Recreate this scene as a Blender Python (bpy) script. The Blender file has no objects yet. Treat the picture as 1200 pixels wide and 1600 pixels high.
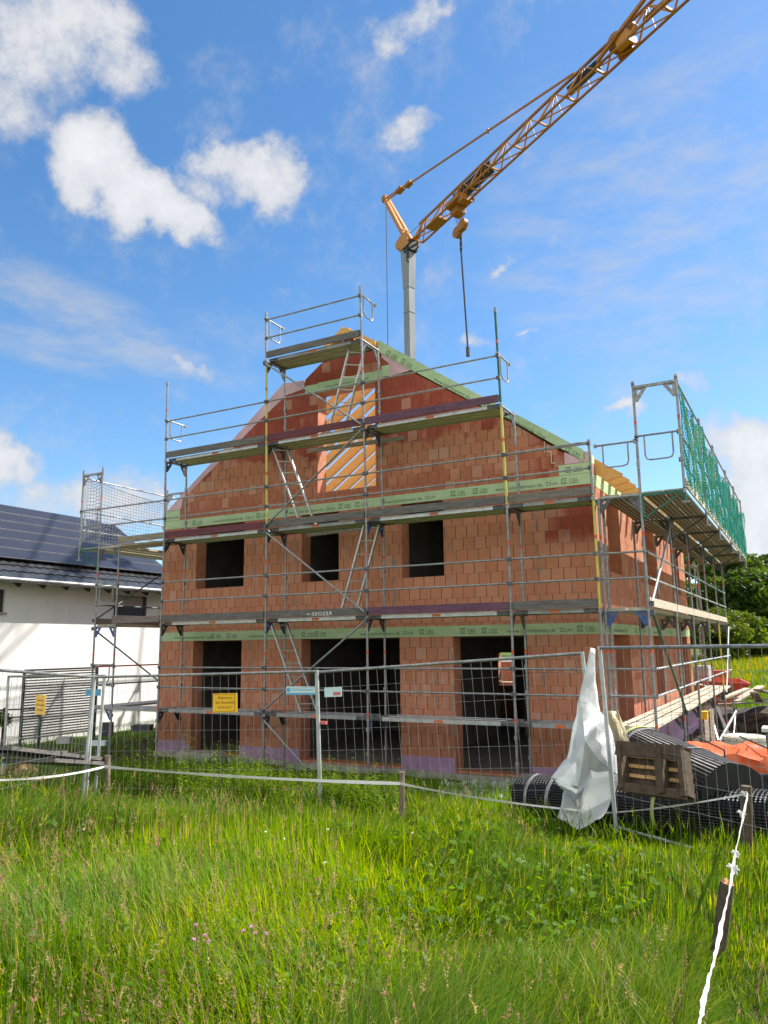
import bpy, bmesh, math, random
import numpy as np
from mathutils import Vector, Matrix
from mathutils.geometry import tessellate_polygon
S = bpy.context.scene
COL = S.collection
R = math.radians
rng = np.random.default_rng(7)
random.seed(7)

# ------------------------------------------------------------------ camera
F_PX = 1200.75                      # focal length in pixels of the 1200x1600 photograph
CAM = Vector((4.661, -13.633, 2.495))
YAW, PITCH, ROLL = R(-28.682), R(9.858), R(-0.664)
_f = Vector((math.sin(YAW)*math.cos(PITCH), math.cos(YAW)*math.cos(PITCH), math.sin(PITCH)))
_r = Vector((math.cos(YAW), -math.sin(YAW), 0))
_u = _r.cross(_f)
_r2 = _r*math.cos(ROLL) + _u*math.sin(ROLL)
_u2 = -_r*math.sin(ROLL) + _u*math.cos(ROLL)
cd = bpy.data.cameras.new('camera')
cd.sensor_fit = 'VERTICAL'; cd.sensor_height = 36; cd.lens = F_PX/1600*36
cd.clip_start = 0.05; cd.clip_end = 4000
cam = bpy.data.objects.new('camera', cd); COL.objects.link(cam)
M3 = Matrix((_r2, _u2, -_f)).transposed()
cam.matrix_world = Matrix.Translation(CAM) @ M3.to_4x4()
S.camera = cam

# survey helpers: a sight line of the photograph cut with a plane of the place
def ray(px, py): return _f + _r2*((px-600)/F_PX) - _u2*((py-800)/F_PX)
def onY(px, py, y): d = ray(px, py); return CAM + d*((y-CAM.y)/d.y)
def onX(px, py, x): d = ray(px, py); return CAM + d*((x-CAM.x)/d.x)
def onZ(px, py, z): d = ray(px, py); return CAM + d*((z-CAM.z)/d.z)
def atD(px, py, D): d = ray(px, py); return CAM + d*(D/math.hypot(d.x, d.y))

# ------------------------------------------------------------------ sun and sky
SUN = Vector((0.57, 0.68, 1.0)).normalized()
EL = math.asin(SUN.z)
sd = bpy.data.lights.new('sun', 'SUN'); sd.energy = 5.0; sd.angle = R(0.55); sd.color = (1.0, 0.95, 0.87)
so = bpy.data.objects.new('sun', sd); COL.objects.link(so)
so.location = (20, 20, 40)
so.rotation_euler = (-SUN).to_track_quat('-Z', 'Y').to_euler()
S.view_settings.view_transform = 'Standard'; S.view_settings.look = 'None'
S.view_settings.gamma = 1; S.view_settings.exposure = 0.93
W = bpy.data.worlds.new('World'); S.world = W; W.use_nodes = True
nt = W.node_tree; nt.nodes.clear()
N, L = nt.nodes.new, nt.links.new
wo = N('ShaderNodeOutputWorld'); bg = N('ShaderNodeBackground'); L(bg.outputs[0], wo.inputs[0])
sky = N('ShaderNodeTexSky'); sky.sky_type = 'NISHITA'; sky.sun_disc = False
sky.sun_elevation = EL; sky.sun_rotation = math.atan2(SUN.x, SUN.y)
sky.altitude = 400; sky.air_density = 1.0; sky.dust_density = 0.4; sky.ozone_density = 2.2
SKY_STRENGTH = 0.10
bg.inputs['Strength'].default_value = SKY_STRENGTH
tc = N('ShaderNodeTexCoord')
def wm(op, a, b=None, c=None):
    n = N('ShaderNodeMath'); n.operation = op
    for i, v in enumerate((a, b, c)):
        if v is None: continue
        if isinstance(v, (int, float)): n.inputs[i].default_value = v
        else: L(v, n.inputs[i])
    return n.outputs[0]
dirv = tc.outputs['Generated']
wn = N('ShaderNodeTexNoise'); wn.inputs['Scale'].default_value = 10; wn.inputs['Detail'].default_value = 7; wn.inputs['Roughness'].default_value = .6
L(dirv, wn.inputs['Vector'])
def vmath(op, a, b):
    n = N('ShaderNodeVectorMath'); n.operation = op
    for i, v in enumerate((a, b)):
        if isinstance(v, (tuple, list, Vector)): n.inputs[i].default_value = tuple(v)
        else: L(v, n.inputs[i])
    return n
wo_ = vmath('SUBTRACT', wn.outputs['Color'], (.5, .5, .5)).outputs[0]
sc_ = vmath('MULTIPLY', wo_, (.10, .10, .10)).outputs[0]
dirw = vmath('ADD', dirv, sc_).outputs[0]
# cumulus puffs: sky direction (through the photograph's pixel), angular half-axes, tilt, weight
PUFFS = [(30,45,115,100,0,1.15),(150,40,84,64,-20,1.15),(195,105,65,45,35,1),(15,140,60,70,0,.8),(235,130,40,28,20,.8),(30,190,45,35,0,.55),
 (140,245,78,66,20,1.55),(112,205,52,38,0,1.05),(205,290,86,60,35,1.7),(278,345,62,46,40,1.4),(312,378,38,26,30,.95),(200,345,50,30,30,.65),
 (385,288,84,50,20,1.2),(435,268,36,46,0,1.05),(345,262,46,36,0,1.05),(398,320,40,24,0,1.0),(322,305,46,36,20,1.05),
 (640,25,62,24,-10,.85),(600,55,25,25,0,.7),(690,5,34,14,0,.8),(640,208,50,30,-15,.84),(650,178,26,17,0,.75),
 (300,565,44,20,8,.85),(0,722,46,50,0,1.3),(60,785,170,60,5,1.0),(210,775,120,55,0,.95),(-60,790,110,80,0,1.1),
 (1165,700,84,60,0,1.45),(1190,790,76,95,0,1.45),(1210,860,95,75,0,1.35),(1098,602,46,26,5,1.05),(990,637,40,13,0,.95),(1150,860,65,50,0,1.0),(1255,720,80,80,0,1.2),
 (775,434,28,11,-15,.75),(740,536,40,11,-8,.78),(825,518,20,7,-8,.7),(455,450,30,16,0,.45),(350,440,16,9,0,.5)]
WISPS = [(90,470,190,52,22,.75),(240,560,190,40,16,.8),(60,540,160,34,18,.7),(360,520,110,40,10,.55),(1140,105,110,36,-15,.5),(560,430,90,22,10,.4),(1050,360,360,300,0,.62)]
def puff(px, py, a, b, t, w, src):
    d = ray(px, py).normalized()
    e1 = (_r2 - d*_r2.dot(d)).normalized(); e2 = e1.cross(d)
    ct, st = math.cos(R(-t)), math.sin(R(-t))
    u, v = e1*ct + e2*st, e2*ct - e1*st
    du = wm('MULTIPLY', vmath('DOT_PRODUCT', src, u).outputs['Value'], F_PX/a*1.0)
    dv = wm('MULTIPLY', vmath('DOT_PRODUCT', src, v).outputs['Value'], F_PX/b*1.0)
    du = wm('SUBTRACT', du, F_PX/a*d.dot(u)); dv = wm('SUBTRACT', dv, F_PX/b*d.dot(v))
    r2 = wm('ADD', wm('MULTIPLY', du, du), wm('MULTIPLY', dv, dv))
    front = wm('GREATER_THAN', vmath('DOT_PRODUCT', dirv, d).outputs['Value'], 0.0)
    return wm('MULTIPLY', wm('MULTIPLY', wm('MAXIMUM', wm('SUBTRACT', 1.0, wm('MULTIPLY', r2, 0.8)), 0.0), w), front)
def total(lst, src):
    acc = None
    for q in lst:
        o = puff(*q, src)
        acc = o if acc is None else wm('SMOOTH_MAX', acc, o, 0.35)
    return acc
cn = N('ShaderNodeTexNoise'); cn.inputs['Scale'].default_value = 14; cn.inputs['Detail'].default_value = 12; cn.inputs['Roughness'].default_value = .66
L(dirv, cn.inputs['Vector'])
cs = N('ShaderNodeMapping'); cs.inputs['Scale'].default_value = (1, 1, 3.2); cs.inputs['Rotation'].default_value = (.25, .2, 0); L(dirv, cs.inputs['Vector'])
cw = N('ShaderNodeTexNoise'); cw.inputs['Scale'].default_value = 9; cw.inputs['Detail'].default_value = 9; cw.inputs['Roughness'].default_value = .66
L(cs.outputs[0], cw.inputs['Vector'])
tot = total(PUFFS, dirw); gate = wm('MINIMUM', wm('MULTIPLY', wm('MAXIMUM', wm('SUBTRACT', tot, .11), 0.0), 5.0), 1.0)
dens = wm('ADD', tot, wm('MULTIPLY', wm('MULTIPLY', wm('SUBTRACT', cn.outputs['Fac'], .5), 2.5), gate))
mr = N('ShaderNodeMapRange'); mr.interpolation_type = 'SMOOTHSTEP'; mr.inputs['From Min'].default_value = .20; mr.inputs['From Max'].default_value = 1.22
mr.inputs['To Max'].default_value = 0.93
L(dens, mr.inputs['Value'])
wt = total(WISPS, dirv); wg = wm('MINIMUM', wm('MULTIPLY', wm('MAXIMUM', wm('SUBTRACT', wt, .12), 0.0), 2.5), 1.0)
wd = wm('ADD', wt, wm('MULTIPLY', wm('MULTIPLY', wm('SUBTRACT', cw.outputs['Fac'], .5), 2.2), wg))
mw = N('ShaderNodeMapRange'); mw.interpolation_type = 'SMOOTHSTEP'; mw.inputs['From Min'].default_value = .12; mw.inputs['From Max'].default_value = 1.3
mw.inputs['To Max'].default_value = 0.62
L(wd, mw.inputs['Value'])
cover = wm('MAXIMUM', mr.outputs[0], mw.outputs[0])
# unseen bright broken cloud added beside and behind the viewpoint to lift the shade
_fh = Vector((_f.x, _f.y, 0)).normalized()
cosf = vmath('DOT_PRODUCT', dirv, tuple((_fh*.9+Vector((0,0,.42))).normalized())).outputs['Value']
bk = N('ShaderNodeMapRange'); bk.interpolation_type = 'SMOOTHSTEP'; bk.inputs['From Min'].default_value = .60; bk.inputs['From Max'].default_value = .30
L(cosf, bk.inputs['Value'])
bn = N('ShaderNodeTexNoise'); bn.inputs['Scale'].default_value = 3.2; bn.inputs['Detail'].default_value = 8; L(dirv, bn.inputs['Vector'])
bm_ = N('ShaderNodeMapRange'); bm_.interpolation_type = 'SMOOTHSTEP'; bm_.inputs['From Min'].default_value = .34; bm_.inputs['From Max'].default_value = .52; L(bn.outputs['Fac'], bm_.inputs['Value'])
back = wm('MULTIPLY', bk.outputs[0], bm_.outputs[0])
shade = N('ShaderNodeMapRange'); shade.inputs['From Min'].default_value = .6; shade.inputs['From Max'].default_value = 1.9
shade.inputs['To Min'].default_value = .66; shade.inputs['To Max'].default_value = 1.0
L(dens, shade.inputs['Value'])
CLOUD = 5.3; FILL_CLOUD = 7.4
cc = N('ShaderNodeVectorMath'); cc.operation = 'SCALE'; cc.inputs[0].default_value = (CLOUD*.985, CLOUD*.995, CLOUD*1.02); L(shade.outputs[0], cc.inputs['Scale'])
mx = N('ShaderNodeMix'); mx.data_type = 'RGBA'
hs = N('ShaderNodeHueSaturation'); hs.inputs['Saturation'].default_value = 1.22; hs.inputs['Hue'].default_value = .498; hs.inputs['Value'].default_value = 1.08; L(sky.outputs[0], hs.inputs['Color'])
L(cover, mx.inputs['Factor']); L(hs.outputs[0], mx.inputs['A']); L(cc.outputs[0], mx.inputs['B'])
mb2 = N('ShaderNodeMix'); mb2.data_type = 'RGBA'; L(back, mb2.inputs['Factor']); L(mx.outputs['Result'], mb2.inputs['A']); mb2.inputs['B'].default_value = (FILL_CLOUD, FILL_CLOUD*.97, FILL_CLOUD*.92, 1)
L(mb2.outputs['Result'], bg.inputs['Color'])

# ------------------------------------------------------------------ object helpers
def put(o, label=None, cat=None, group=None, kind=None):
    if label: o['label'] = label
    if cat: o['category'] = cat
    if group: o['group'] = group
    if kind: o['kind'] = kind
    return o
def thing(name, loc, label, cat, group=None, rz=0):
    o = bpy.data.objects.new(name, None); COL.objects.link(o)
    o.location = loc; o.rotation_euler = (0, 0, rz); o.empty_display_size = .2
    return put(o, label, cat, group)
def copy_tree(o, parent=None):
    c = o.copy(); COL.objects.link(c)
    if parent is not None: c.parent = parent
    for ch in list(o.children): copy_tree(ch, c)
    return c

class MB:
    """collects boxes, bars, tubes, sheets; build() links them as ONE mesh object"""
    def __init__(s): s.v = []; s.f = []; s.m = []; s.mi = 0
    def add(s, vs, fs, mi=None):
        b = len(s.v); s.v += [tuple(x) for x in vs]; s.f += [tuple(b+i for i in f) for f in fs]
        s.m += [s.mi if mi is None else mi]*len(fs); return s
    def box(s, c, d, rot=None, mi=None):
        c = Vector(c); h = Vector(d)*.5
        vs = []
        for x in (-1, 1):
            for y in (-1, 1):
                for z in (-1, 1):
                    q = Vector((x*h.x, y*h.y, z*h.z))
                    vs.append(c + (rot @ q if rot else q))
        return s.add(vs, [(0,1,3,2),(4,6,7,5),(0,4,5,1),(2,3,7,6),(0,2,6,4),(1,5,7,3)], mi)
    def bb(s, lo, hi, mi=None):
        return s.box([(a+b)/2 for a, b in zip(lo, hi)], [abs(b-a) for a, b in zip(lo, hi)], None, mi)
    def bar(s, p, q, w, h, up=(0,0,1), mi=None):
        p, q = Vector(p), Vector(q); d = (q-p); l = d.length; d.normalize()
        up = Vector(up); x = up.cross(d)
        if x.length < 1e-4: x = Vector((1,0,0)).cross(d)
        x.normalize(); z = d.cross(x)
        return s.box((p+q)/2, (w, l, h), Matrix((x, d, z)).transposed(), mi)
    def tube(s, p, q, r, n=8, r2=None, mi=None):
        p, q = Vector(p), Vector(q); d = (q-p).normalized(); r2 = r if r2 is None else r2
        x = d.orthogonal().normalized(); y = d.cross(x)
        vs = []
        for c, rr in ((p, r), (q, r2)):
            for k in range(n):
                a = 2*math.pi*k/n; vs.append(c + x*(rr*math.cos(a)) + y*(rr*math.sin(a)))
        fs = [(k, (k+1) % n, n+(k+1) % n, n+k) for k in range(n)] + [tuple(range(n-1, -1, -1)), tuple(range(n, 2*n))]
        return s.add(vs, fs, mi)
    def path(s, pts, r, n=6, mi=None):
        pts = [Vector(a) for a in pts]; rs = r if isinstance(r, (list, tuple)) else [r]*len(pts)
        vs = []; x = None
        for i, c in enumerate(pts):
            d = (pts[min(i+1, len(pts)-1)] - pts[max(i-1, 0)]).normalized()
            x = d.orthogonal().normalized() if x is None else (x - d*x.dot(d)).normalized()
            y = d.cross(x)
            for k in range(n):
                a = 2*math.pi*k/n; vs.append(c + x*(rs[i]*math.cos(a)) + y*(rs[i]*math.sin(a)))
        fs = [(i*n+k, i*n+(k+1) % n, (i+1)*n+(k+1) % n, (i+1)*n+k) for i in range(len(pts)-1) for k in range(n)]
        fs += [tuple(range(n-1, -1, -1)), tuple(range((len(pts)-1)*n, len(pts)*n))]
        return s.add(vs, fs, mi)
    def slab(s, outer, holes, fn, t0, t1, mi_face=0, mi_side=0):
        """polygon (with holes) in 2-D, mapped to 3-D by fn(a, b, t), extruded from t0 to t1"""
        polys = [outer] + list(holes)
        flat = [p for q in polys for p in q]
        tri = tessellate_polygon([[Vector((a, b, 0)) for a, b in q] for q in polys])
        n = len(flat)
        vs = [fn(a, b, t0) for a, b in flat] + [fn(a, b, t1) for a, b in flat]
        fs = [tuple(t) for t in tri] + [tuple(n+i for i in reversed(t)) for t in tri]
        ms = [mi_face]*len(fs)
        o = 0
        for q in polys:
            k = len(q)
            for i in range(k):
                j = (i+1) % k
                fs.append((o+i, o+j, n+o+j, n+o+i)); ms.append(mi_side)
            o += k
        b = len(s.v); s.v += [tuple(x) for x in vs]; s.f += [tuple(b+i for i in f) for f in fs]; s.m += ms
        return s
    def build(s, name, mats, parent=None, smooth=False, origin=None, fix=False):
        me = bpy.data.meshes.new(name)
        o = bpy.data.objects.new(name, me); COL.objects.link(o)
        off = Vector((0,0,0))
        if parent is not None: o.parent = parent
        if origin is not None:
            off = Vector(origin)
            if parent is None: o.location = off
        elif parent is not None and not s_local[0]:
            p = parent
            while p is not None: off = off + Vector(p.location); p = p.parent
        vs = [(a-off.x, b-off.y, c-off.z) for a, b, c in s.v]
        me.from_pydata(vs, [], s.f)
        for m in (mats if isinstance(mats, (list, tuple)) else [mats]): me.materials.append(m)
        me.polygons.foreach_set('material_index', s.m)
        if fix or True:
            bm = bmesh.new(); bm.from_mesh(me); bmesh.ops.recalc_face_normals(bm, faces=bm.faces); bm.to_mesh(me); bm.free()
        if smooth:
            me.polygons.foreach_set('use_smooth', [True]*len(me.polygons))
            me.set_sharp_from_angle(angle=R(40))
        me.update()
        return o
s_local = [False]     # True while a thing is modelled in its own local axes
def np_mesh(name, verts, faces, mats, cols=None, smooth=False):
    """fast mesh from numpy arrays; faces (n,k); cols per-vertex rgb -> attribute 'tint'"""
    me = bpy.data.meshes.new(name)
    k = faces.shape[1]
    me.vertices.add(len(verts)); me.vertices.foreach_set('co', np.asarray(verts, np.float32).ravel())
    me.loops.add(faces.size); me.loops.foreach_set('vertex_index', faces.astype(np.int32).ravel())
    me.polygons.add(len(faces)); me.polygons.foreach_set('loop_start', np.arange(len(faces), dtype=np.int32)*k)
    me.polygons.foreach_set('loop_total', np.full(len(faces), k, np.int32))
    me.update(calc_edges=True)
    if smooth: me.polygons.foreach_set('use_smooth', np.ones(len(faces), bool))
    if cols is not None:
        at = me.color_attributes.new('tint', 'FLOAT_COLOR', 'POINT')
        c4 = np.ones((len(verts), 4), np.float32); c4[:, :3] = cols
        at.data.foreach_set('color', c4.ravel())
    for m in (mats if isinstance(mats, (list, tuple)) else [mats]): me.materials.append(m)
    o = bpy.data.objects.new(name, me); COL.objects.link(o)
    return o

# ------------------------------------------------------------------ materials
class NT:
    def __init__(s, name):
        s.m = bpy.data.materials.new(name); s.m.use_nodes = True; s.t = s.m.node_tree
        s.b = s.t.nodes['Principled BSDF']; s.out = s.t.nodes['Material Output']
    def n(s, t, **kw):
        x = s.t.nodes.new(t)
        for k, v in kw.items():
            if k.startswith('i_'): x.inputs[k[2:].replace('_', ' ')].default_value = v
            else: setattr(x, k, v)
        return x
    def l(s, a, b): s.t.links.new(a, b)
    def math(s, op, a, b=None, c=None):
        x = s.t.nodes.new('ShaderNodeMath'); x.operation = op
        for i, v in enumerate((a, b, c)):
            if v is None: continue
            if isinstance(v, (int, float)): x.inputs[i].default_value = v
            else: s.l(v, x.inputs[i])
        return x.outputs[0]
    def mix(s, f, a, b, mode='MIX'):
        x = s.t.nodes.new('ShaderNodeMix'); x.data_type = 'RGBA'; x.blend_type = mode
        for k, v in (('Factor', f), ('A', a), ('B', b)):
            i = x.inputs[k] if k != 'Factor' else x.inputs[0]
            if k != 'Factor': i = [q for q in x.inputs if q.name == k and q.type == 'RGBA'][0]
            if isinstance(v, (int, float)): i.default_value = v
            elif isinstance(v, tuple): i.default_value = v if len(v) == 4 else (*v, 1)
            else: s.l(v, i)
        return [q for q in x.outputs if q.type == 'RGBA'][0]
    def noise(s, vec, scale, detail=4, rough=.55):
        x = s.n('ShaderNodeTexNoise'); x.inputs['Scale'].default_value = scale; x.inputs['Detail'].default_value = detail; x.inputs['Roughness'].default_value = rough
        if vec is not None: s.l(vec, x.inputs['Vector'])
        return x
    def pos(s): return s.n('ShaderNodeNewGeometry').outputs['Position']
    def obj(s): return s.n('ShaderNodeTexCoord').outputs['Object']
    def range(s, v, a, b, c=0., d=1., smooth=True):
        x = s.n('ShaderNodeMapRange'); x.interpolation_type = 'SMOOTHSTEP' if smooth else 'LINEAR'
        for k, q in (('From Min', a), ('From Max', b), ('To Min', c), ('To Max', d)): x.inputs[k].default_value = q
        s.l(v, x.inputs['Value']); return x.outputs[0]
    def bump(s, h, strength, dist=.01):
        x = s.n('ShaderNodeBump'); x.inputs['Strength'].default_value = strength; x.inputs['Distance'].default_value = dist
        s.l(h, x.inputs['Height']); s.l(x.outputs[0], s.b.inputs['Normal']); return x
    def scale(s, vec, v):
        x = s.n('ShaderNodeVectorMath', operation='MULTIPLY'); s.l(vec, x.inputs[0]); x.inputs[1].default_value = v; return x.outputs[0]
def pm(name, c1, c2, scale=6., rough=.7, metal=0., bump=.15, stretch=(1,1,1), c3=None, detail=6, spec=.5):
    t = NT(name); v = t.scale(t.obj(), stretch)
    a = t.noise(v, scale, detail, .6).outputs['Fac']
    col = t.mix(t.range(a, .33, .67), c1, c2)
    if c3:
        b = t.noise(v, scale*4.3, 5, .65).outputs['Fac']
        col = t.mix(t.range(b, .52, .72, 0, .8), col, c3)
    t.l(col, t.b.inputs['Base Color'])
    t.b.inputs['Roughness'].default_value = rough; t.b.inputs['Metallic'].default_value = metal
    t.b.inputs['Specular IOR Level'].default_value = spec
    if bump: t.bump(t.noise(v, scale*7, 4).outputs['Fac'], bump)
    return t.m
def brick_mat(name, axis):
    """hollow clay blocks 25 x 25 cm, laid in running bond without visible mortar beds"""
    t = NT(name); sep = t.n('ShaderNodeSeparateXYZ'); t.l(t.pos(), sep.inputs[0])
    h = sep.outputs['X'] if axis == 'x' else sep.outputs['Y']; z = sep.outputs['Z']
    row = t.math('FLOOR', t.math('DIVIDE', t.math('ADD', z, 0.045), .249))
    wob = t.n('ShaderNodeTexWhiteNoise', noise_dimensions='1D'); t.l(row, wob.inputs['W'])
    off = t.math('ADD', t.math('MULTIPLY', t.math('MODULO', t.math('ADD', row, 40.), 2.), .5), t.math('MULTIPLY', wob.outputs['Value'], .22))
    u = t.math('ADD', t.math('DIVIDE', h, .25), off)
    ci = t.math('FLOOR', u)
    fu = t.math('FRACT', t.math('ADD', u, 100.)); fz = t.math('FRACT', t.math('DIVIDE', t.math('ADD', z, 0.045), .249))
    comb = t.n('ShaderNodeCombineXYZ'); t.l(ci, comb.inputs[0]); t.l(row, comb.inputs[1])
    wn = t.n('ShaderNodeTexWhiteNoise', noise_dimensions='2D'); t.l(comb.outputs[0], wn.inputs['Vector'])
    rnd = wn.outputs['Value']
    sc = t.n('ShaderNodeSeparateColor'); t.l(wn.outputs['Color'], sc.inputs[0]); rnd2 = sc.outputs[1]
    p = t.pos()
    n1 = t.noise(p, 2.2, 5).outputs['Fac']; n2 = t.noise(p, 16, 5, .65).outputs['Fac']; n3 = t.noise(t.scale(p, (14, 14, 1.5)), 3, 3).outputs['Fac']
    # dry pale zone below, damp red zone above and at the right corner
    if axis == 'x':
        zz = t.math('ADD', z, t.math('ADD', t.math('MULTIPLY', t.math('SUBTRACT', rnd, .5), .30), t.math('MULTIPLY', t.math('SUBTRACT', n1, .5), 1.6)))
        up = t.range(zz, 6.75, 7.15)
        cor = t.math('MULTIPLY', t.range(t.math('ADD', h, t.math('MULTIPLY', t.math('SUBTRACT', rnd2, .5), .9)), .15, .6), t.range(z, 4.3, 4.6))
        eav = t.math('MULTIPLY', t.range(z, 5.0, 5.25), t.math('SUBTRACT', 1., t.range(zz, 6.0, 6.45)))
        wet = t.math('MAXIMUM', t.math('MAXIMUM', up, cor), t.math('MULTIPLY', eav, .45))
    else:
        wet = t.range(t.math('ADD', n1, t.math('MULTIPLY', t.math('SUBTRACT', rnd, .5), .3)), .5, .7, 0, .6)
    dry = t.mix(rnd, (.445, .172, .094), (.51, .225, .138)); damp = t.mix(rnd2, (.265, .052, .032), (.305, .070, .044))
    col = t.mix(wet, dry, damp)
    col = t.mix(t.math('MULTIPLY', t.range(n2, .35, .7, 0, .28), t.math('SUBTRACT', 1., t.math('MULTIPLY', wet, .8))), col, (.58, .31, .19))
    col = t.mix(t.range(n3, .55, .72, 0, .22), col, (.30, .10, .06))
    col = t.mix(t.range(t.math('ADD', rnd2, t.math('MULTIPLY', n1, .2)), 1.0, 1.07, 0, .4), col, (.55, .36, .27))
    # joints
    eu = t.math('MINIMUM', fu, t.math('SUBTRACT', 1., fu)); ez = t.math('MINIMUM', fz, t.math('SUBTRACT', 1., fz))
    jw = t.math('MULTIPLY', t.math('ADD', .5, rnd), .024)
    ju = t.math('SUBTRACT', 1., t.range(t.math('SUBTRACT', eu, jw), .0, .012))
    jz = t.math('SUBTRACT', 1., t.range(ez, .006, .02))
    side = t.math('SUBTRACT', 1., t.range(t.math('SUBTRACT', fu, t.math('MULTIPLY', rnd2, .05)), .035, .06, 0, 1))
    j = t.math('MAXIMUM', t.math('MULTIPLY', ju, .75), t.math('MULTIPLY', jz, .34))
    chip = t.math('MULTIPLY', t.range(t.noise(p, 34, 3, .7).outputs['Fac'], .62, .70), t.math('SUBTRACT', 1., t.range(t.math('MINIMUM', eu, ez), .05, .12)))
    col = t.mix(t.math('MULTIPLY', chip, .6), col, (.60,.33,.22))
    dust = t.range(t.noise(t.scale(p, (1.2,1.2,.45)), 1.7, 6, .7).outputs['Fac'], .52, .75, 0, .30)
    col = t.mix(dust, col, (.50,.30,.20))
    col = t.mix(j, col, (.16, .06, .038))
    # grey mortar smears beside the openings
    if axis == 'x':
        sm = None
        for xc, w in ((-9.0,.13),(-7.0,.13),(-5.75,.12),(-4.35,.12),(-3.13,.10),(-1.85,.08),(.08,.10),(-2.2,.05)):
            a = t.range(t.math('ABSOLUTE', t.math('SUBTRACT', h, xc)), w, w*.3)
            sm = a if sm is None else t.math('MAXIMUM', sm, a)
        blob = t.range(t.noise(t.scale(p, (4.5, 1, 2.1)), 2.4, 5, .7).outputs['Fac'], .50, .62)
        sm = t.math('MULTIPLY', t.math('MULTIPLY', sm, blob), t.math('SUBTRACT', 1., t.range(z, 5.4, 5.6)))
        col = t.mix(t.math('MULTIPLY', sm, .8), col, (.22, .205, .175))
    t.l(col, t.b.inputs['Base Color']); t.b.inputs['Roughness'].default_value = .93; t.b.inputs['Specular IOR Level'].default_value = .2
    hgt = t.math('ADD', t.math('SUBTRACT', 1., j), t.math('ADD', t.math('MULTIPLY', n2, .25), t.math('MULTIPLY', rnd, .35)))
    t.bump(hgt, .9, .012)
    return t.m
def ground_mat():
    t = NT('ground'); p = t.pos()
    at = t.n('ShaderNodeAttribute', attribute_name='tint'); sc = t.n('ShaderNodeSeparateColor'); t.l(at.outputs['Color'], sc.inputs[0])
    n1 = t.noise(p, .35, 8, .6).outputs['Fac']; n2 = t.noise(p, 5, 6, .7).outputs['Fac']; n3 = t.noise(p, 40, 4, .7).outputs['Fac']
    g = t.mix(n1, (.045, .085, .014), (.075, .12, .022)); g = t.mix(t.range(n3, .4, .7, 0, .6), g, (.10, .15, .03))
    fl = t.math('MULTIPLY', t.range(n2, .5, .62), sc.outputs[1]); g = t.mix(fl, g, (.42, .33, .02))
    d = t.mix(n2, (.045, .032, .022), (.10, .075, .05)); d = t.mix(t.range(n3, .5, .75, 0, .6), d, (.17, .135, .10))
    f = t.range(t.math('ADD', sc.outputs[0], t.math('MULTIPLY', t.math('SUBTRACT', n2, .5), .5)), .35, .65)
    t.l(t.mix(f, g, d), t.b.inputs['Base Color']); t.b.inputs['Roughness'].default_value = 1; t.b.inputs['Specular IOR Level'].default_value = .1
    t.bump(t.math('ADD', n2, t.math('MULTIPLY', n3, .5)), .9, .06)
    return t.m
def leaf_mat(name, trans=.5, rough=.55):
    t = NT(name); at = t.n('ShaderNodeAttribute', attribute_name='tint')
    tr = t.n('ShaderNodeBsdfTranslucent'); hs = t.n('ShaderNodeHueSaturation', i_Hue=.475, i_Saturation=1.2, i_Value=1.6)
    t.l(at.outputs['Color'], hs.inputs['Color']); t.l(hs.outputs[0], tr.inputs['Color'])
    t.l(at.outputs['Color'], t.b.inputs['Base Color']); t.b.inputs['Roughness'].default_value = rough; t.b.inputs['Specular IOR Level'].default_value = .18
    ms = t.n('ShaderNodeMixShader'); ms.inputs[0].default_value = trans
    t.l(t.b.outputs[0], ms.inputs[1]); t.l(tr.outputs[0], ms.inputs[2]); t.l(ms.outputs[0], t.out.inputs['Surface'])
    return t.m
def sheet_mat(name, c1, c2, trans=.35, rough=.4):
    t = NT(name); n = t.noise(t.obj(), 3, 6).outputs['Fac']; col = t.mix(t.range(n, .4, .62), c1, c2)
    t.l(col, t.b.inputs['Base Color']); t.b.inputs['Roughness'].default_value = rough
    tr = t.n('ShaderNodeBsdfTranslucent'); t.l(col, tr.inputs['Color'])
    t.bump(t.noise(t.obj(), 9, 5, .6).outputs['Fac'], .5, .03)
    ms = t.n('ShaderNodeMixShader'); ms.inputs[0].default_value = trans
    t.l(t.b.outputs[0], ms.inputs[1]); t.l(tr.outputs[0], ms.inputs[2]); t.l(ms.outputs[0], t.out.inputs['Surface'])
    return t.m
def roll_mat():
    """dimpled black drainage membrane"""
    t = NT('dimpled_membrane'); sep = t.n('ShaderNodeSeparateXYZ'); t.l(t.obj(), sep.inputs[0])
    ang = t.math('MULTIPLY', t.math('ARCTAN2', sep.outputs['Y'], sep.outputs['Z']), 26.)
    ax = t.math('MULTIPLY', sep.outputs['X'], 72.)
    hgt = t.math('MULTIPLY', t.math('SINE', t.math('ADD', ang, ax)), t.math('SINE', t.math('SUBTRACT', ang, ax)))
    t.b.inputs['Base Color'].default_value = (.011, .011, .013, 1); t.b.inputs['Roughness'].default_value = .40
    t.bump(hgt, 1.0, .016)
    return t.m
M = {}
M['brick_x'] = brick_mat('clay_block_front', 'x'); M['brick_y'] = brick_mat('clay_block_flank', 'y')
M['clay'] = pm('clay_reveal', (.42,.16,.09), (.50,.22,.13), 5, .9, 0, .3, (1,1,1), (.33,.13,.08))
M['green'] = pm('green_board', (.35,.48,.27), (.42,.55,.33), 2.5, .8, 0, .1, (1,1,3), (.31,.43,.24))
M['greenw'] = pm('pale_green_board', (.50,.60,.30), (.62,.68,.42), 4, .8, 0, .1)
M['ink'] = pm('ink', (.035,.06,.03), (.06,.09,.05), 9, .8, 0, 0)
M['pink'] = pm('pink_insulation', (.53,.33,.38), (.62,.42,.46), 3, .85, 0, .15, (1,1,1), (.48,.30,.33))
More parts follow.
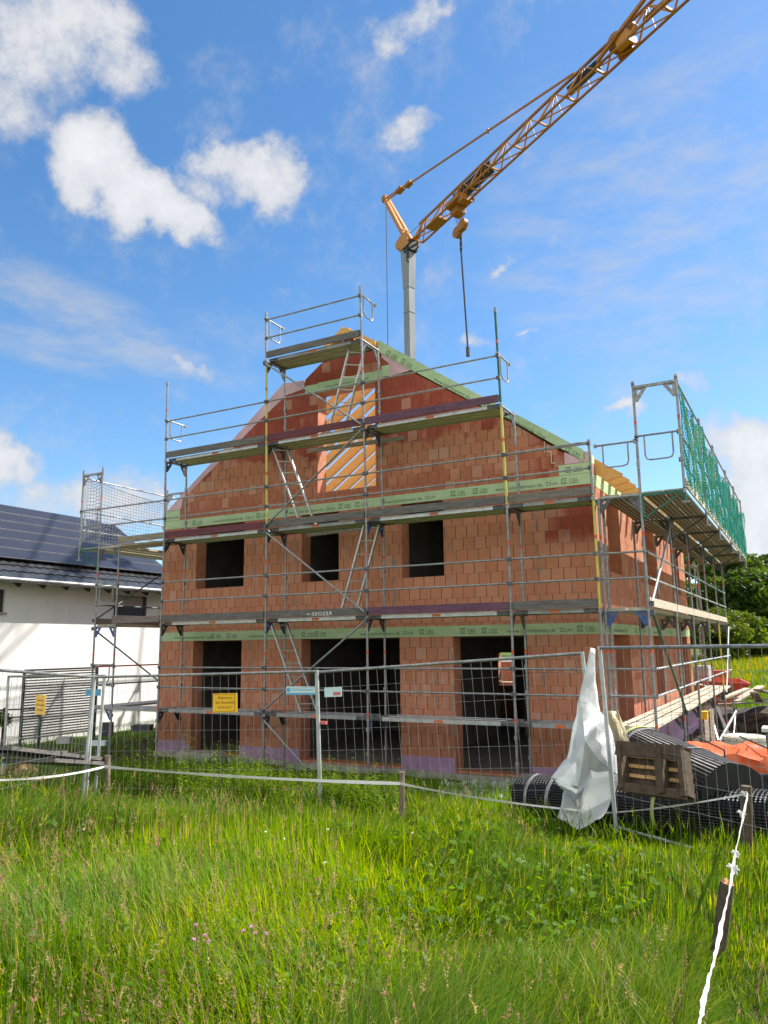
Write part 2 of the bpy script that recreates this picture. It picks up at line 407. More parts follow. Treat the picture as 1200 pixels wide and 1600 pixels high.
M['purple'] = pm('purple_insulation', (.36,.22,.38), (.44,.28,.45), 2.5, .85, 0, .15, (1,1,1), (.30,.2,.33))
M['wood'] = pm('rafter_timber', (.60,.31,.085), (.70,.40,.13), 3, .7, 0, .2, (6,1.2,6), (.48,.24,.07))
M['wood2'] = pm('weathered_board', (.20,.165,.13), (.33,.28,.22), 4, .85, 0, .3, (1,1,7), (.12,.10,.08))
M['palewood'] = pm('pale_plank', (.42,.36,.27), (.55,.48,.37), 3, .8, 0, .25, (2,2,8), (.30,.25,.18))
M['concrete'] = pm('concrete', (.30,.29,.27), (.40,.385,.36), 3, .9, 0, .3)
M['dark_in'] = pm('dark_wall_and_lining', (.13,.12,.11), (.18,.165,.15), 2, .95, 0, .2)
M['steel'] = pm('galvanised_tube', (.20,.21,.22), (.33,.34,.345), 14, .5, .55, .15, (1,1,1), (.42,.41,.38))
M['steeld'] = pm('dark_steel', (.07,.075,.085), (.14,.145,.155), 10, .5, .6, .1)
M['alu'] = pm('aluminium', (.40,.41,.40), (.54,.55,.54), 8, .38, .55, .1)
M['yellowpole'] = pm('yellow_paint', (.52,.47,.06), (.62,.57,.12), 10, .5, 0, .1, (1,1,1), (.45,.44,.40))
M['blue'] = pm('blue_paint', (.02,.06,.20), (.04,.10,.30), 9, .5, .1, .1, (1,1,1), (.25,.26,.28))
M['greenpaint'] = pm('green_paint', (.01,.09,.065), (.02,.15,.105), 9, .5, .1, .1, (1,1,1), (.02,.05,.04))
M['red'] = pm('red_paint', (.55,.075,.03), (.62,.10,.04), 9, .5, 0, .1)
M['orange'] = pm('orange_mark', (.60,.12,.03), (.65,.16,.05), 9, .5, 0, 0)
M['toegrey'] = pm('grey_toe_board', (.085,.08,.078), (.16,.15,.145), 4, .85, 0, .4, (1,1,9), (.25,.23,.21))
M['toebrown'] = pm('brown_grey_toe_board', (.14,.115,.10), (.22,.185,.165), 4, .85, 0, .4, (1,1,9), (.30,.26,.23))
M['toered'] = pm('dark_red_toe_board', (.10,.025,.035), (.15,.04,.055), 4, .8, 0, .3, (1,1,7), (.07,.02,.03))
M['toeviolet'] = pm('violet_toe_board', (.095,.035,.07), (.15,.065,.11), 4, .8, 0, .3, (1,1,7), (.20,.15,.17))
M['deckwood'] = pm('deck_plywood', (.33,.29,.19), (.45,.40,.26), 3, .8, 0, .2, (1,6,1), (.25,.21,.14))
M['deckgreen'] = pm('deck_rib', (.44,.45,.31), (.52,.53,.38), 3, .7, 0, .1, (1,6,1))
M['decksteel'] = pm('steel_deck', (.26,.27,.28), (.36,.37,.38), 5, .5, .5, .2)
M['cranegrey'] = pm('crane_mast_paint', (.17,.20,.235), (.22,.25,.285), 3, .5, .1, .05, (1,1,.25), (.13,.15,.18))
M['crane'] = pm('crane_yellow', (.43,.17,.008), (.49,.20,.010), 6, .45, 0, .1, (1,1,1), (.34,.13,.02))
M['craned'] = pm('crane_brown', (.29,.11,.008), (.34,.135,.010), 6, .55, 0, .1, (1,1,1), (.18,.075,.02))
M['black'] = pm('black_plate', (.012,.012,.016), (.025,.025,.03), 6, .6, 0, 0)
M['rope'] = pm('wire_rope', (.05,.05,.06), (.09,.09,.10), 30, .6, .3, 0)
M['white'] = pm('white_render', (.77,.765,.74), (.82,.815,.79), .8, .9, 0, .25, (1,1,.35), (.73,.72,.69))
M['tile'] = pm('dark_roof_tile', (.028,.030,.034), (.05,.052,.058), 6, .35, 0, .1)
M['dark'] = pm('anthracite', (.030,.032,.038), (.045,.047,.055), 5, .5, 0, 0)
M['slat'] = pm('grey_slat', (.10,.10,.11), (.14,.14,.15), 4, .55, .1, 0)
M['slatlight'] = pm('light_slat', (.55,.55,.54), (.62,.62,.61), 4, .55, .1, 0)
M['shutter'] = pm('shutter_slats', (.42,.42,.42), (.48,.48,.48), 4, .6, 0, 0)
M['bark'] = pm('bark', (.07,.05,.035), (.13,.10,.07), 8, .95, 0, .6, (3,3,1))
M['stake'] = pm('grey_stake', (.17,.13,.09), (.27,.22,.16), 10, .95, 0, .5, (4,4,1), (.09,.07,.05))
M['stakecut'] = pm('split_wood', (.40,.19,.08), (.55,.30,.14), 25, .9, 0, .6)
M['fencepost'] = pm('fence_post_zinc', (.40,.43,.43), (.52,.55,.55), 9, .5, .15, .1, (1,1,1), (.33,.35,.35))
M['tape'] = pm('white_tape', (.66,.65,.63), (.76,.75,.73), 20, .6, 0, .1)
M['signyellow'] = pm('yellow_sign', (.90,.50,.01), (.93,.54,.02), 3, .45, 0, 0)
M['signink'] = pm('brown_ink', (.16,.07,.01), (.20,.09,.02), 9, .6, 0, 0)
M['signblue'] = pm('sky_blue_sign', (.08,.36,.60), (.10,.40,.64), 3, .4, 0, 0)
M['signpale'] = pm('pale_sign', (.55,.72,.76), (.60,.76,.80), 3, .4, 0, 0)
M['signred'] = pm('red_sign', (.62,.12,.14), (.66,.16,.17), 3, .4, 0, 0)
M['pallet'] = pm('pallet_wood', (.05,.034,.020), (.09,.062,.038), 5, .9, 0, .4, (3,3,3), (.13,.09,.05))
M['palletlit'] = pm('pallet_wood_sunlit', (.50,.29,.11), (.58,.36,.16), 5, .9, 0, .3, (1,1,6))  # sunlit board edges painted as a brighter copy of the pallet wood
M['rolls'] = roll_mat()
M['rollend'] = pm('membrane_end', (.008,.008,.009), (.014,.014,.016), 20, .55, 0, .3)
M['strap'] = pm('grey_strap', (.20,.205,.21), (.32,.325,.33), 12, .5, 0, 0)
M['greenstrap'] = pm('yellow_green_strap', (.42,.46,.14), (.52,.55,.22), 18, .6, 0, .2)
M['tarp'] = sheet_mat('white_tarp', (.76,.79,.80), (.85,.86,.86), .42, .38)
M['tarpy'] = sheet_mat('tarp_lining', (.55,.47,.27), (.64,.57,.38), .3, .45)
M['orangebag'] = sheet_mat('orange_bag', (.78,.13,.04), (.85,.22,.09), .15, .42)
M['greynet'] = pm('safety_net_cord', (.20,.23,.28), (.26,.29,.34), 9, .8, 0, 0)
M['greennet'] = sheet_mat('green_net_cord', (.01,.34,.27), (.02,.46,.37), .5, .6)
M['greennet2'] = sheet_mat('yellow_green_net_cord', (.28,.36,.04), (.34,.44,.08), .4, .6)
M['soil'] = pm('dark_soil', (.030,.023,.018), (.07,.053,.04), 3, 1, 0, .9, (1,1,1), (.15,.12,.09))
M['cream'] = pm('cream_plastic', (.55,.52,.42), (.62,.58,.48), 4, .5, 0, .1)
M['leaf'] = leaf_mat('leaf', .42); M['grass'] = leaf_mat('grass_blade', .5, .5)
M['dry'] = pm('dry_grass', (.32,.20,.08), (.45,.30,.13), 12, .95, 0, .4)
M['ground'] = ground_mat()
def panel_mat():
    t = NT('solar_panel'); sep = t.n('ShaderNodeSeparateXYZ'); t.l(t.obj(), sep.inputs[0])
    f1 = t.math('FRACT', t.math('MULTIPLY', sep.outputs['Y'], 6.06)); f2 = t.math('FRACT', t.math('MULTIPLY', sep.outputs['X'], 6.06))
    e = t.math('MINIMUM', t.math('MINIMUM', f1, t.math('SUBTRACT', 1., f1)), t.math('MINIMUM', f2, t.math('SUBTRACT', 1., f2)))
    t.l(t.mix(t.range(e, .01, .05), (.035,.037,.048), (.024,.026,.038)), t.b.inputs['Base Color'])
    t.b.inputs['Roughness'].default_value = .34; t.b.inputs['Specular IOR Level'].default_value = .3; t.b.inputs['Coat Weight'].default_value = .0; t.b.inputs['Coat Roughness'].default_value = .05
    return t.m
M['panel'] = panel_mat()
def text_mesh(body, size):
    c = bpy.data.curves.new('lettering', 'FONT'); c.body = body; c.size = size; c.align_x = 'LEFT'; c.resolution_u = 2
    o = bpy.data.objects.new('lettering', c); COL.objects.link(o)
    bpy.context.view_layer.update()
    me = bpy.data.meshes.new_from_object(o.evaluated_get(bpy.context.evaluated_depsgraph_get()))
    bpy.data.objects.remove(o); bpy.data.curves.remove(c)
    return me
def lettering(parent, body, size, org, ex, ey, mat, width=None, name='lettering'):
    """flat letters: lower-left corner org, along ex, upwards ey; a part of its board or sign"""
    me = text_mesh(body, size); ex = Vector(ex).normalized(); ey = Vector(ey).normalized()
    xs = [v.co.x for v in me.vertices]; w = max(xs) - min(xs); k = (width/w) if width else 1.
    off = Vector((0,0,0)); p = parent
    if not s_local[0]:
        while p is not None: off = off + Vector(p.location); p = p.parent
    for v in me.vertices:
        c = v.co.copy(); v.co = Vector(org) + ex*((c.x-min(xs))*k) + ey*c.y - off
    me.materials.clear(); me.materials.append(mat)
    o = bpy.data.objects.new(name, me); COL.objects.link(o); o.parent = parent
    return o
# ------------------------------------------------------------------ terrain
def sst(a, b, x): t = np.clip((x-a)/(b-a), 0, 1); return t*t*(3-2*t)
def gz(x, y):
    x = np.asarray(x, float); y = np.asarray(y, float)
    d = np.clip(-y-.3, 0, None)
    z = -.14 + .32*(1-np.exp(-d/3.5)) + .045*np.clip(d, 0, 14) + .03*np.clip(x, -8, 7)*sst(0, 3.5, d)
    z = z + 1.15*sst(16, 50, y)*sst(-30, -2, x) + .05*np.sin(x*.9+1.3)*np.sin(y*.8)*sst(-16, -13, -np.abs(y)) * 0
    pit = sst(1.5, 2.1, x+.0*y)*sst(9.5, 8.5, x)*sst(2.0, 6.5, y)*sst(15.4, 14.9, y)
    bump = .05*np.sin(x*1.7+.6)*np.cos(y*1.3-.4) + .035*np.sin(x*4.1+y*2.7)
    return z - .95*pit + bump*.6 + .28*sst(14.9, 15.5, y)*sst(17.5, 16, y)*sst(1.5, 3, x)*sst(11, 9, x)
def g1(x, y): return float(gz(x, y))
def ground_at(px, py):
    z = .3
    for _ in range(12):
        p = onZ(px, py, z); z = g1(p.x, p.y)
    return Vector((p.x, p.y, z))
def axis(lo, hi, step, far):
    a = list(np.arange(lo, hi+step/2, step)); s = step
    while a[-1] < far: s *= 1.35; a.append(a[-1]+s)
    s = step
    while a[0] > -far: s *= 1.35; a.insert(0, a[0]-s)
    return np.array(a)
gx, gy = axis(-22, 14, .2, 900), axis(-17, 24, .2, 900)
XX, YY = np.meshgrid(gx, gy, indexing='ij'); ZZ = gz(XX, YY)
nx, ny = XX.shape
idx = np.arange(nx*ny).reshape(nx, ny)
gf = np.stack([idx[:-1,:-1], idx[1:,:-1], idx[1:,1:], idx[:-1,1:]], -1).reshape(-1, 4)
dirt = sst(-2.6, -.8, YY)*sst(-15, -12.5, XX)*sst(11, 9, XX)*sst(22, 17, YY)
dirt = np.maximum(dirt*.9, .75*np.exp(-((XX-4.6)**2/.5+(YY+9.1)**2/2.)))
flow = sst(24, 40, YY)*sst(120, 70, YY)
cols = np.stack([dirt, flow, np.zeros_like(dirt)], -1).reshape(-1, 3)
gr = np_mesh('ground', np.stack([XX, YY, ZZ], -1).reshape(-1, 3), gf, M['ground'], cols, True)
put(gr, kind='structure')

# ------------------------------------------------------------------ the brick house
HX0, HX1, HY0, HY1 = -9.92, 1.20, 1.05, 13.2
TH = .365
H = thing('brick_house', ((HX0+HX1)/2, (HY0+HY1)/2, 0), 'unfinished red clay block house without roof tiles standing inside the scaffolding', 'house')
front = [(HX0,-.02),(HX1,-.02),(HX1,5.97),(.69,5.97),(.69,6.20),(-.34,6.98),(-1.17,7.53),(-2.60,8.50),(-3.21,8.50),(-3.21,8.80),(-3.40,8.99),
         (-3.56,9.22),(-4.30,9.70),(-5.50,8.85),(-5.51,8.62),(-6.06,8.54),(-6.93,7.98),(-8.18,7.09),(-9.33,6.28),(-9.40,5.76),(HX0,5.76)]
def rect(a, b, c, d): return [(a, c), (b, c), (b, d), (a, d)]
fh = [rect(-8.80,-7.27,3.95,5.53), rect(-5.57,-4.55,3.96,5.53), rect(-2.95,-1.95,3.92,5.53),
      rect(-8.81,-7.29,.02,2.66), rect(-5.56,-3.03,.02,2.66), rect(-1.79,-.22,.02,2.66), rect(-5.13,-3.57,6.02,8.45)]
w = MB(); w.slab(front, fh, lambda a, b, t: (a, t, b), HY0, HY0+TH, 0, 1)
w.build('gable_wall', [M['brick_x'], M['clay']], H)
side_h = [rect(2.2,3.4,3.93,5.53), rect(6.3,7.7,3.93,5.53), rect(10.4,11.9,3.93,5.53), rect(2.2,3.72,.02,2.66), rect(6.7,7.8,1.15,2.66), rect(11.35,12.5,.85,2.66)]
w = MB(); w.slab(rect(HY0+TH+.001, HY1, -.02, 5.75), side_h, lambda a, b, t: (t, a, b), HX1, HX1-TH, 0, 1)
w.build('flank_wall', [M['brick_y'], M['clay']], H)
# front end of the flank wall: same plane as the gable wall's side, covered by block pattern
w = MB(); w.slab(rect(HY0, HY0+TH+.001, -.02, 5.97), [], lambda a, b, t: (t, a, b), HX1+.003, HX1+.0005, 0, 0); w.build('corner_blocks', M['brick_y'], H)
w = MB(); w.slab(rect(HY0+TH+.001, HY1, -.02, 5.75), [], lambda a, b, t: (t, a, b), HX0, HX0+TH, 0, 1); w.build('flank_wall', [M['brick_y'], M['clay']], H)
back = [(HX0+TH+.001,-.02),(HX1-TH-.001,-.02),(HX1-TH-.001,5.97),(-4.3,9.7),(HX0+TH+.001,5.76)]
w = MB(); w.slab(back, [rect(-5.28,-4.72,1.05,2.2)], lambda a, b, t: (a, t, b), HY1, HY1-TH, 0, 1); w.build('back_wall', [M['brick_x'], M['clay']], H)
# ring beams of green formwork boards, 3 mm proud of the blocks
bands = MB()
for z0, z1 in ((2.665, 2.880), (5.535, 5.750)):
    bands.bb((HX0-.004, HY0-.005, z0), (HX1+.006, HY0+.02, z1))
    bands.bb((HX1-.02, HY0+.021, z0), (HX1+.006, HY1, z1))
bands.bb((-5.50, HY0-.006, 8.46), (-5.135, HY0+.03, 8.68)); bands.bb((-5.13, HY0-.008, 8.455), (-3.40, HY0+.03, 8.70)); bands.bb((-3.395, HY0-.005, 8.53), (-3.20, HY0+.03, 8.79))
bands.bb((-4.55, HY0-.006, 9.22), (-3.9, HY0+.03, 9.42))
bands.bb((.58, HY0-.006, 5.757), (1.204, HY0+.03, 5.965)); bands.bb((HX0-.003, HY0-.004, 5.757), (-9.40, HY0+TH-.01, 6.02))
gb = bands.build('ring_beam_board', M['green'], H)
# rake board of the right gable slope
rk = MB(); rk.slab([(-3.50,9.46),(-3.47,9.16),(-2.67,8.585),(-1.17,7.56),(-.34,7.03),(1.08,5.985),(1.09,6.215),(-.2,7.12),(-.81,7.54)], [], lambda a, b, t: (a, t, b), HY0-.012, HY0+TH)
rkb = rk.build('rake_board', M['green'], H)
fx = lambda a, b, t: (a, t, b)
class PK:
    def slab(s, *a):
        q = MB(); q.slab(*a); q.build('rake_insulation', M['pink'], H)
pk = PK()
pk.slab([(-9.87,6.03),(-7.78,7.62),(-6.16,8.87),(-5.53,8.84),(-5.53,8.63),(-6.06,8.555),(-6.93,7.995),(-8.18,7.105),(-9.325,6.295),(-9.39,6.03)], [], fx, HY0+.004, HY0+TH-.01)
pk.slab([(-3.395,9.10),(-2.63,8.56),(-3.20,8.51),(-3.20,8.81),(-3.39,9.0)], [], fx, HY0+.004, HY0+TH-.01)
pk.slab([(.70,6.225),(1.195,5.975),(.70,5.975)], [], fx, HY0+.005, HY0+TH-.01); pk.slab([(1.095,6.2),(1.2,6.15),(1.2,5.975),(1.095,5.985)], [], fx, HY0+.006, HY0+TH-.01)
# base insulation strips
def base_piece(lo, hi):
    bi = MB(); bi.bb(lo, hi); bi.build('base_insulation', M['purple'], H)
for a, b, t in ((-9.93,-8.95,.26),(-8.93,-8.82,.18),(-7.28,-5.57,.24),(-3.02,-1.80,.26),(-.21,1.20,.20),(-5.5,-3.1,-.02)):
    base_piece((a, HY0-.03, -.35), (b, HY0-.004, t))
base_piece((HX1+.004, HY0, -.6), (HX1+.10, 6.1, .55)); base_piece((HX1+.004, 6.12, -1.2), (HX1+.10, HY1, .50))
sl = MB(); sl.bb((HX0+TH, HY0+TH, -.3), (HX1-TH, HY1-TH, 0)); sl.bb((HX0+.01, HY0-.12, -.55), (HX1-.01, HY1-.01, -.025))
sl.bb((HX0+TH, HY0+TH, 2.67), (HX1-TH, HY1-TH, 2.88)); sl.bb((HX0+TH, HY0+TH, 5.54), (HX1-TH, HY1-TH, 5.74))
sl.build('floor_slab', M['concrete'], H)
pw = MB()
pw.slab(rect(HX0+TH, HX1-TH, .001, 2.66), [rect(-3.1,-2.35,.002,2.3), rect(-7.5,-6.6,.002,2.1)], lambda a, b, t: (a, t, b), 7.0, 7.115)
pw.slab(rect(HX0+TH, HX1-TH, 2.89, 5.53), [rect(-3.9,-3.0,2.9,5)], lambda a, b, t: (a, t, b), 6.0, 6.115)
for x, y0, y1 in ((-6.6, HY0+TH+.001, 6.99), (-3.25, HY0+TH+1.6, 6.99)): pw.bb((x, y0, .001), (x+.115, y1, 2.66))
for x in (-6.2, -3.6): pw.bb((x, HY0+TH+.001, 2.89), (x+.115, 5.99, 5.53))
for z0, z1 in ((.001, 2.66), (2.89, 5.53)):  # dark linings added over walls, floor and ceiling to darken the rooms
    pw.bb((HX0+TH+.002, HY0+TH+.002, z0), (HX0+TH+.03, HY1-TH-.002, z1))
    for a, b in (((HY0+TH+.002, 2.18), (3.75, 6.28), (7.83, 10.38), (12.52, HY1-TH)) if z0 < 1 else ((HY0+TH+.002, 2.18), (3.42, 6.28), (7.72, 10.38), (11.92, HY1-TH))): pw.bb((HX1-TH-.03, a, z0), (HX1-TH-.002, b, z1))
    pw.bb((HX0+TH+.031, HY1-TH-.03, z0), (-5.3, HY1-TH-.002, z1)); pw.bb((-4.7, HY1-TH-.03, z0), (HX1-TH-.031, HY1-TH-.002, z1))
    pw.bb((HX0+TH+.031, HY0+TH+.031, z0+.0), (HX1-TH-.031, HY1-TH-.031, z0+.012)); pw.bb((HX0+TH+.031, HY0+TH+.031, z1-.012), (HX1-TH-.031, HY1-TH-.031, z1))
pw.build('inner_wall_and_lining', M['dark_in'], H)
fm = MB()
for px0, py0, px1, py1 in ((851,690,851,708),(861,706,862,724),(862,724,869,723),(855,706,862,706)):
    q0, q1 = onY(px0, py0, HY0-.004), onY(px1, py1, HY0-.004); fm.bar(q0, q1, .022, .012)
fm.build('foam_seam', M['cream'], H)
# exposed rafters, ridge and eave boards
RIDGE_Z = 9.96
def raft(side):
    m = MB(); xe = 1.72 if side > 0 else -10.4
    y = HY0+TH+.12
    sx = 1 if side > 0 else -1
    a = Vector((-4.30+.03*sx, 0, RIDGE_Z)); b = Vector((xe, 0, RIDGE_Z-.70*abs(xe+4.30)))
    dn = Vector((-.573*sx, 0, -.819))
    return a, b, dn
yy = HY0+.42; ys = []
while yy < HY1-.2: ys.append(yy); yy += .63
for sd_ in (1, -1):
    a, b, dn = raft(sd_)
    for y in ys:
        m = MB()
        a2, b2 = a + dn*.26, b + dn*.26
        bt = b + dn*.06
        pts = [(a.x,a.z),(b.x,b.z),(bt.x,bt.z),((b2+(a-b).normalized()*.18).x,(b2+(a-b).normalized()*.18).z),(a2.x,a2.z)]
        m.slab(pts, [], lambda p, q, t: (p, t, q), y-.05, y+.05)
        m.build('rafter', M['wood'], H)
m = MB(); m.bb((-4.40, HY0-.10, 9.62), (-4.20, HY1, 9.86)); m.build('ridge_beam', M['wood'], H)
m = MB()
m.slab([(-4.36,9.93),(-3.50,9.40),(-3.50,9.26),(-4.36,9.78)], [], fx, HY0-.09, HY0+.14); m.slab([(-4.38,9.93),(-5.0,9.5),(-5.0,9.36),(-4.38,9.78)], [], fx, HY0-.085, HY0+.14)
m.build('verge_timber', M['wood'], H)
m = MB(); 
for i, y in enumerate(ys):
    y1 = ys[i+1]-.06 if i+1 < len(ys) else HY1
    m.bb((HX1-.03, y+.06, 5.756), (HX1+.002, y1, 6.02))
m.bb((HX1-.03, HY0, 5.975), (HX1+.004, HY0+.36, 6.12))
m.build('eave_board', M['greenw'], H)
m = MB(); m.bb((HX1-.2, HY0+.02, 5.756), (HX1-.04, HY1, 5.93)); m.build('wall_plate', M['wood'], H)
# printed lettering on the boards
def band_print(parent, plan, fn, ex, ey):
    for kind, org in plan:
        if kind == 't': lettering(parent, 'www.lohrelement.de  22cm', .105, fn(org), ex, ey, M['ink'], width=1.30)
        else:
            lettering(parent, 'CBS', .085, Vector(fn(org))+Vector(ex)*.15+Vector(ey)*.03, ex, ey, M['ink'], width=.17)
            b = MB(); o = Vector(fn(org)); e, u = Vector(ex), Vector(ey)
            nrm = Vector((0, -1, 0)) if abs(e.y) < .5 else Vector((1, 0, 0))
            for (p, q, s_, t_) in ((0,.11,0,.014),(0,.11,.096,.11),(0,.014,.014,.096),(.04,.10,.03,.042),(.04,.10,.066,.078),(.15,.33,0,.012)):
                vs = [o+e*p+u*s_, o+e*q+u*s_, o+e*q+u*t_, o+e*p+u*t_]; b.add(vs, [(0,1,2,3)])
            b.build('emblem', M['ink'], parent)
yb = HY0-.0065
P0 = lambda zz: (lambda x: (x, yb, zz))
band_print(gb, [('t',-9.45+.0),('e',-8.25),('e',-7.75),('t',-7.05),('e',-5.55),('e',-5.2),('t',-4.0),('e',-2.55),('e',-1.62),('e',-1.15),('t',-.62),('e',.78)], P0(2.715), (1,0,0), (0,0,1))
band_print(gb, [('t',-8.3),('e',-8.95),('e',-6.9),('t',-5.95),('e',-4.55),('e',-4.1),('t',-3.42),('e',-1.75),('e',-1.25),('t',-.75),('e',.62)], P0(5.585), (1,0,0), (0,0,1))
band_print(gb, [('e',.72)], lambda x: (x, HY0-.0075, 5.80), (1,0,0), (0,0,1))
lettering(gb, 'www.lohrelement.de 22cm', .08, (-4.95, HY0-.0095, 8.54), (1,0,0), (0,0,1), M['ink'], width=1.2)
yb2 = HX1+.0075
band_print(gb, [('t',2.2),('e',1.5),('e',4.3),('e',5.2),('t',6.6),('e',9.2),('t',10.5)], lambda y: (yb2, y, 2.715), (0,1,0), (0,0,1))
sx_, sz_ = Vector((1,0,-.70)).normalized(), Vector((.70,0,1)).normalized()
def on_rake(x): return Vector((x, HY0-.0135, RIDGE_Z-.70*(x+4.30)-.20))
for x in (-3.28, -2.9): band_print(rkb, [('e', x)], on_rake, tuple(sx_), tuple(sz_))
lettering(rkb, 'www.lohrelement.de  22cm', .11, on_rake(-2.1), sx_, sz_, M['ink'], width=1.35)
lettering(rkb, 'www.lohrelement.de  22cm', .12, on_rake(-.62), sx_, sz_, M['ink'], width=1.15)
band_print(rkb, [('e', -.95), ('e', .72)], on_rake, tuple(sx_), tuple(sz_))

# ------------------------------------------------------------------ scaffolding
LV = {1: 1.1, 2: 3.1, 3: 5.1, 4: 7.1, 5: 9.1}
PX = [-8.88, -5.785, -3.215, -.15, 1.47]
def ln(x, z): return x - .022*max(0., z-5.0)           # the upper tower stands a little out of plumb
SF = thing('facade_scaffold', (-3.7, .35, 0), 'grey tube scaffold with toe boards and five deck levels in front of the gable', 'scaffold')
def SP(x, y, z): return (ln(x, z), y, z)
def standard(parent, x, y, z0, z1, mats=None, leanf=SP):
    m = MB(); segs = [(z0, z1, 0)]
    zs = [z0] + [z for z in np.arange(1.1, 12, 2.0) if z0 < z < z1] + [z1]
    col = mats or {}
    ml = [M['steel'], M['yellowpole'], M['greenpaint'], M['blue'], M['red']]
    for a, b in zip(zs[:-1], zs[1:]):
        ci = 0
        for (q0, q1, c) in col.get('s', []):
            if q0-.01 <= (a+b)/2 <= q1+.01: ci = c
        m.tube(leanf(x, y, a), leanf(x, y, b), .0242, 10, mi=ci)
        m.tube(leanf(x, y, b-.09), leanf(x, y, b-.02), .030, 10)                    # spigot joint
        for dz in (.5, .96):
            if a+dz < b: m.box(Vector(leanf(x, y, a+dz)), (.055, .07, .07)); 
        if b-a > 1.2: m.tube(leanf(x, y, a+1.22), leanf(x, y, a+1.29), .0250, 10, mi=4)
    m.tube((x, y, z0-.02), (x, y, z0), .07, 8)
    return m.build('standard', ml, parent, True)
base = lambda x, y: g1(x, y)+.02
outer_top = [9.1, 10.28, 10.28, 9.06, 6.13]; inner_top = [7.1, 9.1, 9.1, 7.1, 5.1]
ocol = [{}, {'s': [(5.1, 9.1, 1)]}, {}, {'s': [(5.1, 7.1, 1), (7.1, 9.1, 2)]}, {'s': [(3.1, 5.1, 1)]}]
for i, x in enumerate(PX):
    standard(SF, x, 0, base(x, 0), outer_top[i], ocol[i]); standard(SF, x, .73, base(x, .73), inner_top[i])
def gusset(m, x, y, z, dy, mi=0):
    p = [(0,0),(.20*dy,0),(.20*dy,-.04),(.05*dy,-.26),(0,-.26)]
    m.slab([(a, b) for a, b in p], [[(.05*dy,-.05),(.11*dy,-.05),(.05*dy,-.13)]], lambda a, b, t: (ln(x, z)+t, y+a, z+b), -.006, .006, mi, mi)
def transoms(parent, lv, x, blue=False, y0=0., y1=.73):
    m = MB(); z = LV[lv]-.06
    m.tube(SP(x, y0, z), SP(x, y1, z), .0242, 8); gusset(m, x, y0+.02, z, 1, 1); gusset(m, x, y1-.02, z, -1, 1)
    return m.build('transom', [M['steel'], M['blue'] if blue else M['steeld']], parent, True)
for lv in LV:
    for i, x in enumerate(PX):
        if LV[lv] <= inner_top[i]+.05: transoms(SF, lv, x, blue=(lv, i) in ((2, 1), (2, 4), (1, 2), (3, 2)))
toe = {2: ['toegrey','toegrey','toeviolet','toegrey'], 3: ['toered','toegrey','toegrey','toebrown'], 4: ['toegrey','toered','toeviolet'], 5: [None,'toegrey']}
bays = {1: [0,1,2,3], 2: [0,1,2,3], 3: [0,1,2,3], 4: [0,1,2], 5: [1]}
def deck(parent, xa, xb, z, yl, under='deckwood', edge='alu', hatch=False):
    m = MB(); L0, L1 = xa+.05, xb-.05
    for a, b in yl:
        n = 4
        m.bb((L0+.02, a+.012, z-.032), (L1-.02, b-.012, z-.008), 0)
        for k in range(n):
            yy_ = a+.03+(b-a-.06)*k/(n-1)
            m.bb((L0+.02, yy_-.012, z-.052), (L1-.02, yy_+.012, z-.033), 3)
        for yy_ in (a, b): m.bb((L0+.25, yy_-.011, z-.07), (L1-.25, yy_+.011, z+.004), 1); m.bb((L0, yy_-.010, z-.068), (L0+.249, yy_+.010, z+.002), 2); m.bb((L1-.249, yy_-.010, z-.068), (L1, yy_+.010, z+.002), 2)
        for xx in (L0+.03, L1-.03): m.bb((xx-.03, a+.012, z-.075), (xx+.03, b-.012, z-.053), 2)
        m.bb(((L0+L1)/2-.1, a-.013, z-.062), ((L0+L1)/2+.08, a-.0115, z-.012), 4)
    o = m.build('deck', [M[under], M[edge], M['steeld'], M['deckgreen'], M['orange']], parent)
    return o
for lv, bl in bays.items():
    for k in bl:
        z = LV[lv]; xa, xb = ln(PX[k], z), ln(PX[k+1], z)
        if lv == 1: deck(SF, xa, xb, z, [(.05, .34), (.37, .66)], 'decksteel', 'alu' if k == 2 else 'decksteel')
        elif lv == 5: deck(SF, xa, xb, z, [(.06, .66)], 'deckwood', 'decksteel')
        else: deck(SF, xa, xb, z, [(.06, .66)], 'deckwood' if (k % 2) else 'deckgreen', 'decksteel' if (lv, k) in ((3,1),(3,3),(2,3)) else 'alu')
        t = toe.get(lv)
        if t and t[k]:
            b = MB(); b.bb((xa+.04, -.035, z+.012), (xb-.04, -.005, z+.165)); b.bb((xa+.03, -.04, z+.03), (xa+.055, .0, z+.15), 1); b.bb((xb-.055, -.04, z+.03), (xb-.03, .0, z+.15), 1)
            tb = b.build('toe_board', [M[t[k]], M['steeld']], SF)
            if (lv, k) == (2, 1): 
                q = lettering(tb, 'RESO50 =', .11, (-4.05, -.0365, z+.03), (-1, 0, 0), (0, 0, 1), M['tape'], width=.62)
        top = z if lv < 5 else z
        for dz in (.5, .95):
            r = MB(); r.tube((xa+.01, -.03, z+dz), (xb-.01, -.03, z+dz), .0192, 8); 
            for xx in (xa+.03, xb-.03): r.box((xx, -.03, z+dz), (.05, .055, .065), None, 1)
            r.build('guard_rail', [M['steel'], M['steeld']], SF, True)
def brace(parent, a, b, r=.0215, mat='steel'):
    m = MB(); m.tube(a, b, r, 8); m.box(a, (.07, .06, .09), None, 1); m.box(b, (.07, .06, .09), None, 1); return m.build('brace', [M[mat], M['steeld']], parent, True)
for (za, ia), (zb, ib) in (((3.0, 2), (1.15, 1)), ((5.02, 1), (3.15, 2)), ((5.15, 1), (7.02, 2)), ((8.98, 1), (7.1, 2)), ((.98, 1), (.0, 2))):
    brace(SF, (ln(PX[ia], za), -.055, za), (ln(PX[ib], zb) if zb > .5 else -4.6, -.055, zb))
